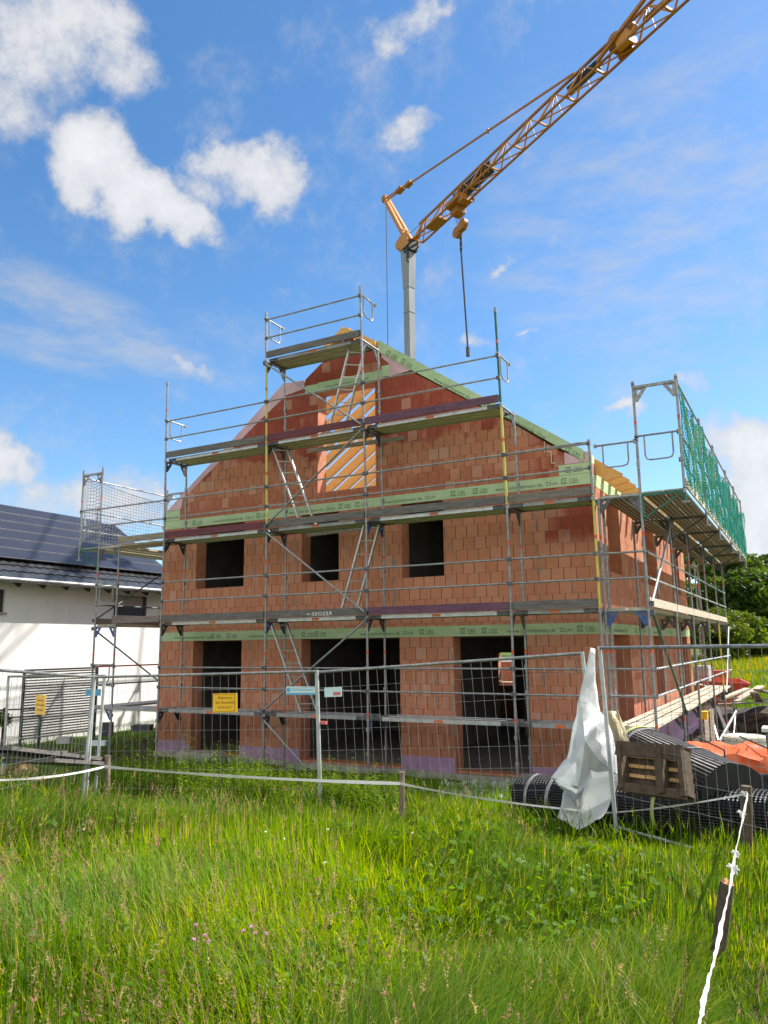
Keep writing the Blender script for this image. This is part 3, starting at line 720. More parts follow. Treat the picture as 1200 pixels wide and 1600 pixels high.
def end_guard(parent, x, z, y0, y1, drop=.45, xf=None):
    X = xf or (lambda y, q: (ln(x, q), y, q)); s = 1 if y1 > y0 else -1
    m = MB(); zt = z+1.0; m.tube(X(y0, zt), X(y1, zt), .019, 8)
    a, b = y0+s*.13, y1-s*.13; r = .09*s
    m.path([X(a, zt), X(a, zt-drop+.09), X(a+r*.3, zt-drop+.02), X(a+r, zt-drop), X(b-r, zt-drop), X(b-r*.3, zt-drop+.02), X(b, zt-drop+.09), X(b, zt)], .0155, 7)
    m.box(X(y0, zt), (.06, .07, .07)); m.box(X(y1, zt), (.05, .06, .06))
    return m.build('end_guard', M['steel'], parent, True)
end_guard(SF, PX[1], 9.1, 0, .66); end_guard(SF, PX[2], 9.1, 0, .66); end_guard(SF, PX[0], 7.1, 0, .66); end_guard(SF, PX[3], 7.1, 0, .66)
# corner guard at the right end, bent down to the standard
m = MB(); 
m.path([(PX[3]+.05, -.03, 6.05), (1.30, -.03, 6.08), (1.40, -.03, 6.07), (1.455, -.03, 6.0), (1.465, -.03, 5.85), (1.47, -.03, 5.12)], .021, 8); m.build('corner_guard', M['steel'], SF, True)
# couplers and hanging tubes reaching out to the left, planks and toe board beyond the left end
for z, x1 in ((5.6, onY(170, 816, -.03).x), (6.05, onY(144, 787, -.03).x)):
    r = MB(); r.tube((ln(PX[0], z)+.03, -.03, z), (x1, -.03, z), .0205, 8); r.tube((x1+.25, -.03, z), (x1+.33, -.03, z), .0215, 8, mi=1); r.build('guard_rail', [M['steel'], M['red']], SF, True)
m = MB(); m.bb((-10.45, -.035, 5.11), (PX[0]-.04, -.005, 5.265)); m.build('toe_board', M['wood2'], SF)
m = MB(); m.bb((-10.5, .06, 5.04), (PX[0]-.05, .36, 5.085)); m.bb((-10.5, .38, 5.04), (PX[0]-.05, .66, 5.085)); m.build('plank', M['deckwood'], SF)
m = MB(); m.bb((-10.5, -.035, 3.11), (PX[0]-.04, -.005, 3.262)); m.build('toe_board', M['toebrown'], SF)
m = MB(); m.bb((-10.6, .06, 1.02), (PX[0]-.05, .36, 1.09)); m.bb((-10.2, .38, 1.02), (PX[0]-.05, .66, 1.09)); m.build('plank', M['decksteel'], SF)
m = MB(); m.bar(onY(480,705,.86), onY(632,684,.86), .03, .10); m.build('plank', M['wood2'], SF)
m = MB(); m.bar(onY(480,836,.86), onY(588,823,.86), .03, .09); m.build('plank', M['wood2'], SF)
# hatch ladders between the decks: things of their own
def ladder(a, b, w, label, mat='alu', yoff=.25):
    a, b = Vector(a), Vector(b)
    t = thing('hatch_ladder', a, label, 'ladder', 'hatch ladders between the scaffold decks')
    side = Vector((0, 1, 0)) if False else Vector((1, 0, 0))
    side = Vector((w*.8, w*.6, 0))
    for s in (-.5, .5):
        m = MB(); m.bar(a+side*s, b+side*s, .034, .060, up=(0,1,0)); m.build('rail', M[mat], t)
    n = 7
    for k in range(n):
        m = MB(); q = a.lerp(b, (k+.6)/n); m.tube(q-side*.5, q+side*.5, .014, 6); m.build('rung', M[mat], t, True)
    return t
ladder((-4.86,.36,1.12), (-5.72,.36,3.08), .34, 'steel ladder between the two lowest scaffold decks left of the double doorway')
ladder((-3.90,.36,3.12), (-3.27,.36,5.08), .32, 'steel ladder to the right of the narrow upper window')
ladder((-4.90,.36,5.12), (-5.74,.36,7.08), .32, 'bright aluminium ladder below left of the gable opening', 'alu')
ladder((-4.20,.36,7.12), (-3.62,.36,9.05), .34, 'steel ladder in front of the gable opening under the top deck')

# right-hand flank scaffold
FR = thing('flank_scaffold', (1.9, 7, -.2), 'grey tube scaffold with cantilevered top deck along the sunny right house side', 'scaffold')
QX, QI, QB = 2.26, 1.53, 2.99
QY = [.12, 3.22, 5.77, 8.84, 11.40, 13.95]
NP = lambda x, y, z: (x, y, z)
for i, y in enumerate(QY):
    standard(FR, QX, y, g1(QX, y)+.02, 7.12 if i in (0,) else 5.1, {'s': [(1.1, 3.1, 1)]} if i == 4 else {}, NP)
    standard(FR, QI, y, g1(QI, y)+.02, 5.05, {}, NP)
    standard(FR, QB, y, 4.86, 7.12 if i < 5 else 7.1, {'s': [(4.8, 5.2, 2)]} if i in (0,3) else {}, NP)
    for lv in (1, 2, 3):
        m = MB(); z = LV[lv]-.06; m.tube((QI, y, z), (QX, y, z), .0242, 8)
        for xx, dx in ((QI+.02, 1), (QX-.02, -1)):
            m.slab([(0,0),(.2*dx,0),(.2*dx,-.04),(.05*dx,-.26),(0,-.26)], [[(.05*dx,-.05),(.12*dx,-.05),(.05*dx,-.14)]], lambda a, b, t: (xx+a, y+t, z+b), -.006, .006, 1, 1)
        m.build('transom', [M['steel'], M['blue'] if (lv == 2 and i == 0) else M['steeld']], FR, True)
    m = MB(); z = 5.04; m.bar((QX+.03, y, z), (QB, y, z), .04, .05); m.bar((QX+.03, y, z-.42), (QB-.05, y, z-.03), .03, .03); m.bar((QX+.035, y, z+.02), (QX+.035, y, z-.45), .03, .03)
    m.build('bracket', M['greenpaint'] if i in (0, 3) else M['steeld'], FR)
m = MB(); m.bar((QX, QY[0], 7.0), (QB, QY[0], 7.0), .05, .05)
for xx, dx in ((QX+.02, 1), (QB-.02, -1)): m.slab([(0,0),(.2*dx,0),(.2*dx,-.04),(.05*dx,-.26),(0,-.26)], [[(.05*dx,-.05),(.12*dx,-.05),(.05*dx,-.14)]], lambda a, b, t: (xx+a, QY[0]+t, 6.99+b), -.006, .006)
m.build('head_frame', M['steel'], FR)
for k in range(5):
    ya, yb_ = QY[k], QY[k+1]
    for lv in (1, 2, 3):
        z = LV[lv]; m = MB(); rows = [(QI+.05, QI+.35), (QI+.38, QX-.03)] + ([(QX+.04, QX+.36), (QX+.38, QB-.03)] if lv == 3 else [])
        for a, b in rows:
            m.bb((a, ya+.04, z-.045), (b, yb_-.04, z), 0)
            if lv > 1:
                for q in range(4): m.bb((a+.03+(b-a-.06)*q/3-.01, ya+.05, z-.062), (a+.03+(b-a-.06)*q/3+.01, yb_-.05, z-.046), 1)
            for yq in (ya+.05, yb_-.05): m.bb((a, yq-.03, z-.075), (b, yq+.03, z-.063), 1)
        m.build('deck', [M['palewood'] if lv == 1 else M['deckwood'], M['deckgreen'] if lv == 2 else M['steeld']], FR)
    m = MB(); m.bb((QX+.005, ya+.03, 3.11), (QX+.035, yb_-.03, 3.262)); m.build('toe_board', M['palewood'], FR)
    m = MB(); m.bb((QB+.005, ya+.03, 5.11), (QB+.035, yb_-.03, 5.262)); m.build('toe_board', M['palewood'], FR)
    for z, x in ((1.6, QX+.03), (2.05, QX+.03), (3.6, QX+.03), (4.05, QX+.03), (5.6, QB-.03), (6.1, QB-.03), (7.0, QB+.0)):
        m = MB(); m.tube((x, ya, z), (x, yb_, z), .0192, 8); m.box((x, ya+.04, z), (.055, .06, .07), None, 1); m.build('guard_rail', [M['alu'] if z < 4.2 else M['steel'], M['steeld']], FR, True)
for z in (1.6, 2.05, 3.6, 4.05):
    m = MB(); m.tube((QI, QY[0]-.03, z), (QX, QY[0]-.03, z), .0192, 8); m.build('guard_rail', M['steel'], FR, True)
brace(FR, (QX+.06, .14, 3.15), (QX+.06, 3.2, 5.0), .022, 'alu'); brace(FR, (QX+.06, .14, 3.0), (QX+.06, 3.2, 1.1), .022, 'greenpaint')
brace(FR, (QX+.06, 11.4, 1.0), (QX+.06, 13.95, 3.0), .022, 'alu'); brace(FR, (QX+.06, 11.42, -.75), (QX+.06, 13.9, .35), .022, 'alu')
end_guard(FR, 0, 5.1, QX, QB, .45, lambda x, q: (x, QY[0], q)); end_guard(FR, 0, 5.02, QX-.03, QI, .42, lambda x, q: (x, QY[0], q))
# left-hand flank scaffold
FL = thing('flank_scaffold', (-10.9, 5, -.1), 'scaffold at the shaded left house side facing the white neighbour', 'scaffold')
LX, LI, LB = -11.27, -10.53, -12.0
LY = [.12, 3.2, 6.27, 9.34, 12.4]
for i, y in enumerate(LY):
    standard(FL, LX, y, g1(LX, y)+.02, 7.2, {}, NP); standard(FL, LI, y, g1(LI, y)+.02, 5.3, {}, NP)
    standard(FL, LB, y, 4.8, 7.2, {}, NP)
    for lv in (1, 2, 3):
        m = MB(); z = LV[lv]-.06; m.tube((LX, y, z), (LI, y, z), .0242, 8)
        for xx, dx in ((LX+.02, 1), (LI-.02, -1)):
            m.slab([(0,0),(.2*dx,0),(.2*dx,-.04),(.05*dx,-.26),(0,-.26)], [[(.05*dx,-.05),(.12*dx,-.05),(.05*dx,-.14)]], lambda a, b, t: (xx+a, y+t, z+b), -.006, .006, 1, 1)
        m.build('transom', [M['steel'], M['blue'] if lv < 3 else M['steeld']], FL, True)
    m = MB(); m.bar((LX-.03, y, 5.04), (LB, y, 5.04), .04, .05); m.bar((LX-.03, y, 4.55), (LB+.05, y, 5.0), .03, .03); m.bar((LX-.035, y, 5.06), (LX-.035, y, 4.5), .03, .03); m.build('bracket', M['greenpaint'], FL)
    m = MB(); m.bar((LX, y, 7.05), (LB, y, 7.05), .05, .05)
    for xx, dx in ((LB+.02, 1), (LX-.02, -1)): m.slab([(0,0),(.2*dx,0),(.2*dx,-.04),(.05*dx,-.26),(0,-.26)], [[(.05*dx,-.05),(.12*dx,-.05),(.05*dx,-.14)]], lambda a, b, t: (xx+a, y+t, 7.04+b), -.006, .006)
    m.build('head_frame', M['steel'], FL)
for k in range(4):
    ya, yb_ = LY[k], LY[k+1]
    for lv in (1, 2, 3):
        z = LV[lv]; m = MB()
        for a, b in [(LX+.04, LX+.34), (LX+.37, LI-.03)] + ([(LB+.03, LB+.34), (LB+.36, LX-.04)] if lv == 3 else []): m.bb((a, ya+.04, z-.05), (b, yb_-.04, z))
        m.build('deck', M['decksteel'] if lv == 1 else M['deckwood'], FL)
    m = MB(); m.bb((LX-.035, ya+.03, 3.11), (LX-.005, yb_-.03, 3.262)); m.build('toe_board', M['toebrown'], FL)
    for z, x, c in ((1.6, LX, 'steel'), (2.05, LX, 'red'), (3.6, LX, 'steeld'), (4.05, LX, 'steel'), (5.6, LB, 'alu'), (6.1, LB, 'steel'), (7.0, LB, 'steel')):
        m = MB(); m.tube((x-.03, ya, z), (x-.03, yb_, z), .0192, 8); m.build('guard_rail', M[c], FL, True)
for z in (1.6, 3.6, 4.05):
    m = MB(); m.tube((LX, LY[0]-.03, z), (LI, LY[0]-.03, z), .0192, 8); m.build('guard_rail', M['steel'], FL, True)
end_guard(FL, 0, 3.1, LX, LI, .45, lambda x, q: (x, LY[0]-.02, q)); end_guard(FL, 0, 5.1, LB, LX, .42, lambda x, q: (x, LY[0], q)); end_guard(FL, 0, 1.1, LX, LI, .42, lambda x, q: (x, LY[0]-.02, q))
brace(FL, (LX-.06, .12, 3.0), (LX-.06, 3.2, 1.15), .021); brace(FL, (LX-.06, .12, 3.2), (LX-.06, 3.2, 5.0), .021, 'steeld')
# rear scaffold behind the house
RS = thing('rear_scaffold', (-3, 14.3, -.2), 'scaffold tubes behind the house seen past its sunny corner', 'scaffold')
for x in (1.40, -1.2, -4.2, -7.3):
    for y in (14.1, 14.83):
        if x > 1 or y > 14.5 or True: standard(RS, x, y, g1(x, y)+.02, 5.1, {}, NP)
    m = MB()
    for lv in (1, 2, 3): m.tube((x, 14.1, LV[lv]-.06), (x, 14.83, LV[lv]-.06), .024, 8)
    m.build('transom', M['steel'], RS, True)
for xa, xb in ((-7.3,-4.2),(-4.2,-1.2),(-1.2,1.40)):
    for lv in (1, 2, 3):
        m = MB(); m.bb((xa+.04, 14.14, LV[lv]-.05), (xb-.04, 14.79, LV[lv])); m.build('deck', M['deckwood'], RS)
        for dz in (.5, .95):
            m = MB(); m.tube((xa, 14.86, LV[lv]+dz), (xb, 14.86, LV[lv]+dz), .019, 8); m.build('guard_rail', M['steel'], RS, True)

# ------------------------------------------------------------------ safety nets
def net(name, corner, eu, ev, nu, nv, sag, mats, r, label, group=None, rag=0.):
    corner, eu, ev = Vector(corner), Vector(eu), Vector(ev); nrm = eu.cross(ev).normalized()
    rn = random.Random(len(label))
    def p(i, j):
        u, v = i/nu, j/nv
        d = sag*math.sin(math.pi*u)*(v**2)*.5
        a = nrm*(rag*(math.sin(u*23+v*5)*.5+math.sin(u*57+v*11)*.3+math.sin(v*9+u*13)*.5))
        return corner + eu*u + ev*v - Vector((0,0,1))*d + a
    m = MB()
    for i in range(nu+1): m.path([p(i, j) for j in range(nv+1)], r, 3, mi=rn.randrange(len(mats)) if len(mats) > 1 and rn.random() < .25 else 0)
    for j in range(nv+1): m.path([p(i, j) for i in range(nu+1)], r*(2.2 if j in (0, nv) else 1), 3, mi=(1 if len(mats) > 1 and j % 7 == 3 else 0))
    o = m.build(name, [M[k] for k in mats], None, False, corner)
    return put(o, label, 'safety net', group)
net('safety_net', (LB+.03, .14, 5.3), (0, 6.1, 0), (0, 0, 1.72), 60, 17, .55, ['greynet'], .006, 'grey open mesh safety net hanging behind the left scaffold top')
net('safety_net', (LB+.03, .10, 5.35), (.72, 0, 0), (0, 0, 1.62), 7, 16, .25, ['greynet'], .006, 'narrow grey mesh net between the two left end posts')
for k in range(5):
    L_ = QY[k+1]-QY[k]-.1
    lab = ['sunlit green net nearest the bent corner frame on the right scaffold','second green net from the bent corner frame on the right scaffold','third green net in the row along the right scaffold deck','fourth green net in the row along the right scaffold deck','green net at the far end of the right scaffold deck'][k]
    net('safety_net', (QB+.04, QY[k]+.05, 5.15), (0, L_, 0), (0, 0, 1.75-.06*k), int(L_/.05), 34, .40+.08*(k % 3), ['greennet','greennet2'] if k < 2 else ['greennet','greennet'], .0056, lab, 'green nets along the right scaffold', .05)
# ------------------------------------------------------------------ tower crane
CB = atD(641, 560, 34.); PV = atD(641, 378, 34.)
JD = Vector((math.cos(R(30))*math.cos(R(4)), -math.sin(R(30))*math.cos(R(4)), math.sin(R(4)))); JS = Vector((math.sin(R(30)), math.cos(R(30)), 0)); UP = Vector((0,0,1)); JU = JD.cross(JS)
CR = thing('tower_crane', (CB.x, CB.y, 0), 'tall crane with grey box mast and long yellow lattice jib above the house', 'crane')
PZ = PV.z
def cp(s, t, u): return Vector((CB.x, CB.y, PZ-.05)) + JD*s + JS*t + JU*u     # along the jib, sideways, up
# mast: closed box of folded plate, taller head
m = MB()
mx_, my_ = JD, JS
HD = Vector((.95,-.31,0)); HS = Vector((.31,.95,0))
def ring(z, a, b): return [Vector((CB.x, CB.y, z)) + HD*(a*i) + HS*(b*j) for i, j in ((-1,-1),(1,-1),(1,1),(-1,1))]
zz_ = [(0, .19, .19), (PZ-2.4, .185, .185), (PZ-2.39, .20, .20), (PZ-.35, .30, .24)]
vs = []; fs = []
for z, a, b in zz_: vs += ring(z, a, b)
for i in range(len(zz_)-1):
    for k in range(4): fs.append((i*4+k, i*4+(k+1) % 4, i*4+4+(k+1) % 4, i*4+4+k))
fs += [(3,2,1,0), tuple(range(len(vs)-4, len(vs)))]
m.add(vs, fs)
for z in (PZ-8.2, PZ-5.9, PZ-3.6): m.box((CB.x, CB.y, z), (.40, .40, .06), Matrix((HD, HS, UP)).transposed())
m.build('mast', M['cranegrey'], CR)
m = MB(); Rj = Matrix((JD, JS, JU)).transposed()
m.box(cp(.1,0,-.35), (.62,.5,.5), Rj, 1); m.box(cp(.28,-.27,-.8), (.10,.10,.8), Rj, 1); m.box(cp(-.45,0,.12), (.42,.34,.42), Rj); m.box(cp(.05,.3,.0), (.75,.05,.75), Rj); m.box(cp(.05,-.3,.0), (.75,.05,.75), Rj)
m.tube(cp(-.45,-.3,.1), cp(-.45,.3,.1), .24, 14)
m.build('slewing_head', [M['crane'], M['black']], CR)
m = MB(); m.bb((CB.x-2, CB.y-2, 0.0), (CB.x+2, CB.y+2, .5)); m.bb((CB.x-2.4, CB.y-.6, .5), (CB.x-.5, CB.y+.6, 2.2)); m.build('base_frame', M['cranegrey'], CR)
# jib: three chords with zigzag bracing
JL = 22.5; BW, BH = .28, .80; b0 = .35
cp0 = cp
def cp(s, t, u): return cp0(s, t+.34, u)     # the jib sits a little beside the mast axis
m = MB()
for t, u in ((-BW, 0), (BW, 0)): m.bar(cp(b0, t, u), cp(JL, t, u), .07, .07)
m.bar(cp(b0+.2, 0, BH), cp(JL, 0, BH), .085, .085); m.bar(cp(b0, 0, 0.05), cp(b0+.4, 0, BH), .09, .09)
m.build('jib_chord', M['craned'], CR)
m = MB(); bay = 1.45; n = int((JL-b0)/bay)
for k in range(n):
    s = b0 + k*bay
    for t in (-BW, BW):
        m.bar(cp(s, t, 0), cp(s+bay/2, 0, BH), .055, .055); m.bar(cp(s+bay/2, 0, BH), cp(s+bay, t, 0), .04, .04)
        m.tube(cp(s+bay/2, 0, BH), cp(s+bay/2, t, 0), .014, 5)
    m.bar(cp(s, -BW, 0), cp(s, BW, 0), .07, .07); m.bar(cp(s, -BW, 0), cp(s+bay, BW, 0), .04, .04)
m.build('jib_bracing', M['crane'], CR)
cpj = cp; cp = cp0
# strut (A-frame) and tie bar
TOP = cp(-1.15, 0, 2.35)
d = ray(597, 303); 
best = min(((cp(-s*.1, 0, u*.05), ) for s in range(3, 30) for u in range(20, 70)), key=lambda q: (((q[0]-CAM).normalized()-d.normalized()).length, ))
TOP = best[0]
m = MB()
for t in (-.16, .16): m.bar(cp(.05, t, .15), TOP+JS*t*.6, .15, .20)
m.box(TOP, (.30, .34, .3), Rj, 1); m.tube(TOP-JS*.2, TOP+JS*.2, .15, 12, mi=1); m.box(cp(-.2,0,.75), (.2,.45,.1), Rj)
m.build('strut', [M['crane'], M['craned']], CR)
m = MB(); TE = cpj(10.8, 0, BH+.1); q = TOP.lerp(TE, .16)
for t in (-.07, .07): m.bar(TOP+JS*t, q+JS*t, .05, .06)
m.bar(q, TE, .055, .075); m.box(TOP.lerp(TE, .1), (.5, .3, .14), Rj); m.box(q, (.45, .24, .16), Rj); m.box(TOP.lerp(TE, .62), (.1, .08, .2), Rj)
m.build('tie_bar', M['craned'], CR)
m = MB(); b_ = TOP + Vector((0,0,0)) - JD*.02; m.tube(b_-UP*.1, Vector((b_.x, b_.y, 1.5)), .022, 5); m.tube(cp(1.,-.6,-.3), cp(JL, -.62, -.25), .012, 4); m.tube(cp(1.,.2,.12), cp(JL,.2,.12), .012, 4)
m.build('hoist_rope', M['rope'], CR)
cp = cpj
m = MB(); m.box(cp(4.55, .12, .42), (2.6, .10, .52), Rj @ Matrix.Rotation(.5, 3, 'X')); 
for k in range(9): m.bar(cp(3.3+k*.3, -.02, .12), cp(3.5+k*.3, .0, .66), .03, .03, mi=1)
m.build('dark_plate', [M['black'], M['craned']], CR); m = MB(); m.box(cp(11.1, .12, .5), (1.5, .10, .34), Rj @ Matrix.Rotation(.5, 3, 'X'))
m.build('dark_plate', [M['black'], M['craned']], CR)
m = MB()
for a in (12.75, 13.3): m.tube(cp(a, -.14, .6), cp(a, .14, .6), .27, 18); m.tube(cp(a, -.15, .6), cp(a, .15, .6), .08, 10, mi=1)
m.box(cp(13.0, .0, .25), (.75, .55, .18), Rj); m.box(cp(13.2, -.2, .15), (.5, .22, .42), Rj, 1); m.box(cp(12.9, .24, .3), (.6, .1, .5), Rj); m.bar(cp(12.2, -.45, 0), cp(14.2, -.2, .9), .1, .12); m.bar(cp(13.8,.2,.6), cp(15.6,.0,.3), .14, .16)
m.build('jib_hinge', [M['craned'], M['crane']], CR)
m = MB(); m.box(cp(3.7, -.1, -.10), (1.0, .8, .2), Rj); m.box(cp(3.5, 0, -.36), (.5, .5, .3), Rj); m.box(cp(4.25, -.3, -.25), (.35, .25, .3), Rj)
for s in (3.3, 4.1):
    for t in (-.36, .36): m.tube(cp(s, t-.04, .0), cp(s, t+.04, .0), .13, 10)
m.box(cp(1.9, 0, .02), (1.0, .5, .12), Rj)
m.build('trolley', M['craned'], CR)
hook_top = cp(3.62, 0, -.5)
hz = onY(728, 355, hook_top.y).z
Hk = Vector((hook_top.x, hook_top.y, hz))
m = MB()
for s in (-.32, -.22, .26, .34): m.tube(hook_top+JD*s, Hk+JD*s*.7+UP*.15, .012, 4)
m.build('hook_rope', M['rope'], CR)
HB = thing('hook_block', Hk, 'brown pulley block with hook and long chain hanging from the crane', 'crane hook')
m = MB(); m.tube(Hk+JS*.1+JD*.2+UP*.1, Hk-JS*.1+JD*.2+UP*.1, .25, 16); m.tube(Hk+JS*.1-JD*.22-UP*.06, Hk-JS*.1-JD*.22-UP*.06, .25, 16); m.box(Hk, (.6,.24,.3), Rj); m.build('pulley', M['craned'], HB)
zb = onY(733, 546, Hk.y).z
m = MB()
for k in range(6): m.tube(Hk-UP*(.30+.13*k)+(JD if k % 2 else JS)*.04, Hk-UP*(.42+.13*k)-(JD if k % 2 else JS)*.03, .05, 6)
m.build('hook', M['black'], HB)
ch = MB(); L_ = Hk.z-1.0-zb
for k in range(130):
    a = Hk - UP*(1.0+L_*k/130) + JD*(.002*k); ch.tube(a, a-UP*(L_/130*.97), .034 if k % 2 else .042, 6)
ch.tube(a, a-UP*.4, .09, 8)
ch.build('chain', M['rope'], HB)

# ------------------------------------------------------------------ white neighbour house
NX = -15.2; NY1 = 6.9; NY0 = -9.; NXB = -22.4
NH = thing('white_house', (-18.5, -1, 0), 'white rendered house with dark solar roof beyond the left scaffold', 'house')
gN = -.1
m = MB()
m.slab(rect(NY0, NY1, -.4, 4.75), [rect(onX(-30,935,NX).y, onX(8,935,NX).y, onX(8,957,NX).z, onX(8,921,NX).z), rect(onX(178,945,NX).y, onX(229,945,NX).y, onX(205,962,NX).z, onX(205,931,NX).z)], lambda a, b, t: (t, a, b), NX, NX-.3)
m.slab([(NX-.301,-.4),(NX-.301,4.75),((NX+NXB)/2,7.0),(NXB,4.75),(NXB,-.4)], [], lambda a, b, t: (a, t, b), NY1, NY1-.3)
m.slab([(NX-.301,-.4),(NX-.301,4.75),((NX+NXB)/2,7.0),(NXB,4.75),(NXB,-.4)], [], lambda a, b, t: (a, t, b), NY0, NY0+.3)
m.bb((NXB-.3, NY0, -.4), (NXB, NY1, 4.75))
m.build('wall', M['white'], NH)
ex_, ez_ = NX+.52, onX(120, 912, NX+.52).z
RX = (NX+NXB)/2
ra, rb = onX(0, 793, RX), onX(157, 818, RX)
RZ = (ra.z+rb.z)/2; sl_ = (RZ-ez_)/(ex_-RX); NV = NY1+.35
nrm = Vector((sl_, 0, 1)).normalized(); ax = Vector((-1, 0, sl_)).normalized()
m = MB(); LN = math.hypot(ex_-RX, RZ-ez_)
def rp(s, y, h): return Vector((ex_, y, ez_)) + ax*s + nrm*h
# wavy tile rows
rows = int(LN/.36)
ny_ = int((NV-(NY0-.4))/.15)
for k in range(rows+1):
    s0 = k*.36; s1 = min(s0+.40, LN)
    vs = []; 
    for i in range(ny_+1):
        y = NY0-.4+i*.15; h = .02*math.sin(i*math.pi)+(.035 if i % 2 else 0.)
        vs += [rp(s0, y, .05+h), rp(s1, y, .015+h)]
    m.add(vs, [(2*i, 2*i+2, 2*i+3, 2*i+1) for i in range(ny_)])
m.bar(rp(0, NY0-.4, -.1), rp(0, NV, -.1), .1, .04); m.bar(rp(0, NV-.02, -.06), rp(LN, NV-.02, -.06), .03, .16)
m.add([Vector((RX, NY0-.4, RZ)), Vector((RX, NV, RZ)), Vector((NXB-.7, NV, ez_)), Vector((NXB-.7, NY0-.4, ez_))], [(0,1,2,3)])
roof = m.build('roof', M['tile'], NH, True)
m = MB(); m.add([rp(.03,NY0-.38,-.12), rp(.03,NV-.03,-.12), rp(LN,NV-.03,-.12), rp(LN,NY0-.38,-.12)], [(0,1,2,3)]); m.build('bounce_soffit', M['white'], NH)  # white underside added to bounce light onto the shaded wall
m = MB(); m.tube((ex_+.06, NY0-.4, ez_-.03), (ex_+.06, NV, ez_-.03), .075, 10); m.build('gutter', M['signpale'] if False else M['steel'], NH, True)
for k in range(20):
    m = MB(); y = NY1-.1-k*.8; m.bar((NX-.02, y, ez_-.02+.52*sl_-.22), (ex_-.03, y, ez_-.16), .09, .12); m.build('rafter_end', M['dark'], NH)
m = MB(); y0, y1 = onX(178,945,NX).y, onX(229,945,NX).y; z0, z1 = onX(205,962,NX).z, onX(205,931,NX).z
m.bb((NX-.14, y0+.02, z0+.3), (NX-.06, y1-.1, z1-.02), 0); m.bb((NX-.12, y0, z0+.02), (NX-.02, y1, z0+.3), 1); m.bb((NX-.15, y1-.1, z0), (NX-.0, y1, z1), 1); m.bb((NX-.05, y0-.05, z0-.05), (NX+.05, y1+.05, z0+.0), 2)
for k in range(9): m.bb((NX-.059, y0+.02, z0+.32+k*.09), (NX-.05, y1-.1, z0+.33+k*.09), 1)
m.build('shuttered_window', [M['shutter'], M['dark'], M['alu']], NH)
m = MB(); y0, y1 = onX(-30,935,NX).y, onX(8,935,NX).y; z0, z1 = onX(8,957,NX).z, onX(8,921,NX).z; m.bb((NX-.2, y0, z0), (NX-.08, y1, z1)); m.bb((NX-.1, y0-.05, z0-.05), (NX+.06, y1+.06, z0), 1); m.build('window', [M['dark'], M['alu']], NH)
# photovoltaic modules (staggered at the verge)
PWd, PHt = 1.75, 1.0
nrow = 6; S0 = .95
pm_ = []
for r in range(nrow):
    s0 = S0 + r*((LN-S0-.12)/nrow); s1 = s0 + (LN-S0-.12)/nrow - .02
    yend = NV - .25 - .12*r
    for k in range(15):
        b = MB(); ya, yb2_ = yend-(k+1)*PWd, yend-k*PWd-.02
        if ya < NY0-.2: break
        vs = [rp(s0,ya,.13), rp(s0,yb2_,.13), rp(s1,yb2_,.13), rp(s1,ya,.13), rp(s0,ya,.17), rp(s0,yb2_,.17), rp(s1,yb2_,.17), rp(s1,ya,.17)]
        b.add(vs, [(0,1,2,3)[::-1], (0,1,5,4), (1,2,6,5), (2,3,7,6), (3,0,4,7)], 1)
        e = .022
        b.add([rp(s0+e,ya+e,.171), rp(s0+e,yb2_-e,.171), rp(s1-e,yb2_-e,.171), rp(s1-e,ya+e,.171)], [(0,1,2,3)], 0)
        b.add([vs[4], vs[5], vs[6], vs[7]], [(0,1,2,3)], 1)
        b.build('solar_panel', [M['panel'], M['dark']], NH)

for r in range(0, nrow, 1):
    s0 = S0 + r*((LN-S0-.12)/nrow)-.012; m = MB(); m.bar(rp(s0, NY0-.2, .178), rp(s0, NV-.3-.12*r, .178), .016 if r % 2 else .024, .010); m.build('clamp_rail', M['steel'], NH)
# slatted screen in front of the white wall
sx0 = NX+1.2
SC = thing('slat_screen', (sx0, onX(90,1150,sx0).y, g1(sx0, 2)), 'grey horizontal slat screen panel leaning before the white wall', 'privacy screen')
ya, yb_ = onX(35,1100,sx0).y, onX(149,1100,sx0).y; zt = onX(90,1047,sx0).z; zb_ = onX(90,1150,sx0).z
nsl = 25; m = MB()
for k in range(nsl):
    z = zb_+(zt-zb_)*(k+.5)/nsl; m.box((sx0, (ya+yb_)/2, z), (.02, yb_-ya, (zt-zb_)/nsl*.52), Matrix.Rotation(.35, 3, 'Y'))
m.build('slats', M['slat'], SC)
m = MB()
for y in (ya, yb_): m.bb((sx0-.03, y-.03, zb_-.25), (sx0+.03, y+.03, zt+.03))
m.bb((sx0-.02, ya, zt), (sx0+.02, yb_, zt+.05)); m.build('frame', M['dark'], SC)
# low fence rails at the left edge
t = thing('garden_fence', (-12.8, -3.0, g1(-12.8,-3)), 'low dark two rail fence at the left before the white wall', 'fence')
fx_ = -13.3; m = MB()
for px_ in (6, 62): 
    p = onX(px_, 1130, fx_); m.bb((fx_-.03, p.y-.03, g1(fx_, p.y)-.1), (fx_+.03, p.y+.03, onX(px_,1106,fx_).z))
m.build('post', M['dark'], t)
m = MB()
for y_ in (1109, 1121): m.bar(onX(-40, y_+2, fx_), onX(62, y_-2, fx_), .03, .035)
m.build('rail', M['dark'], t)

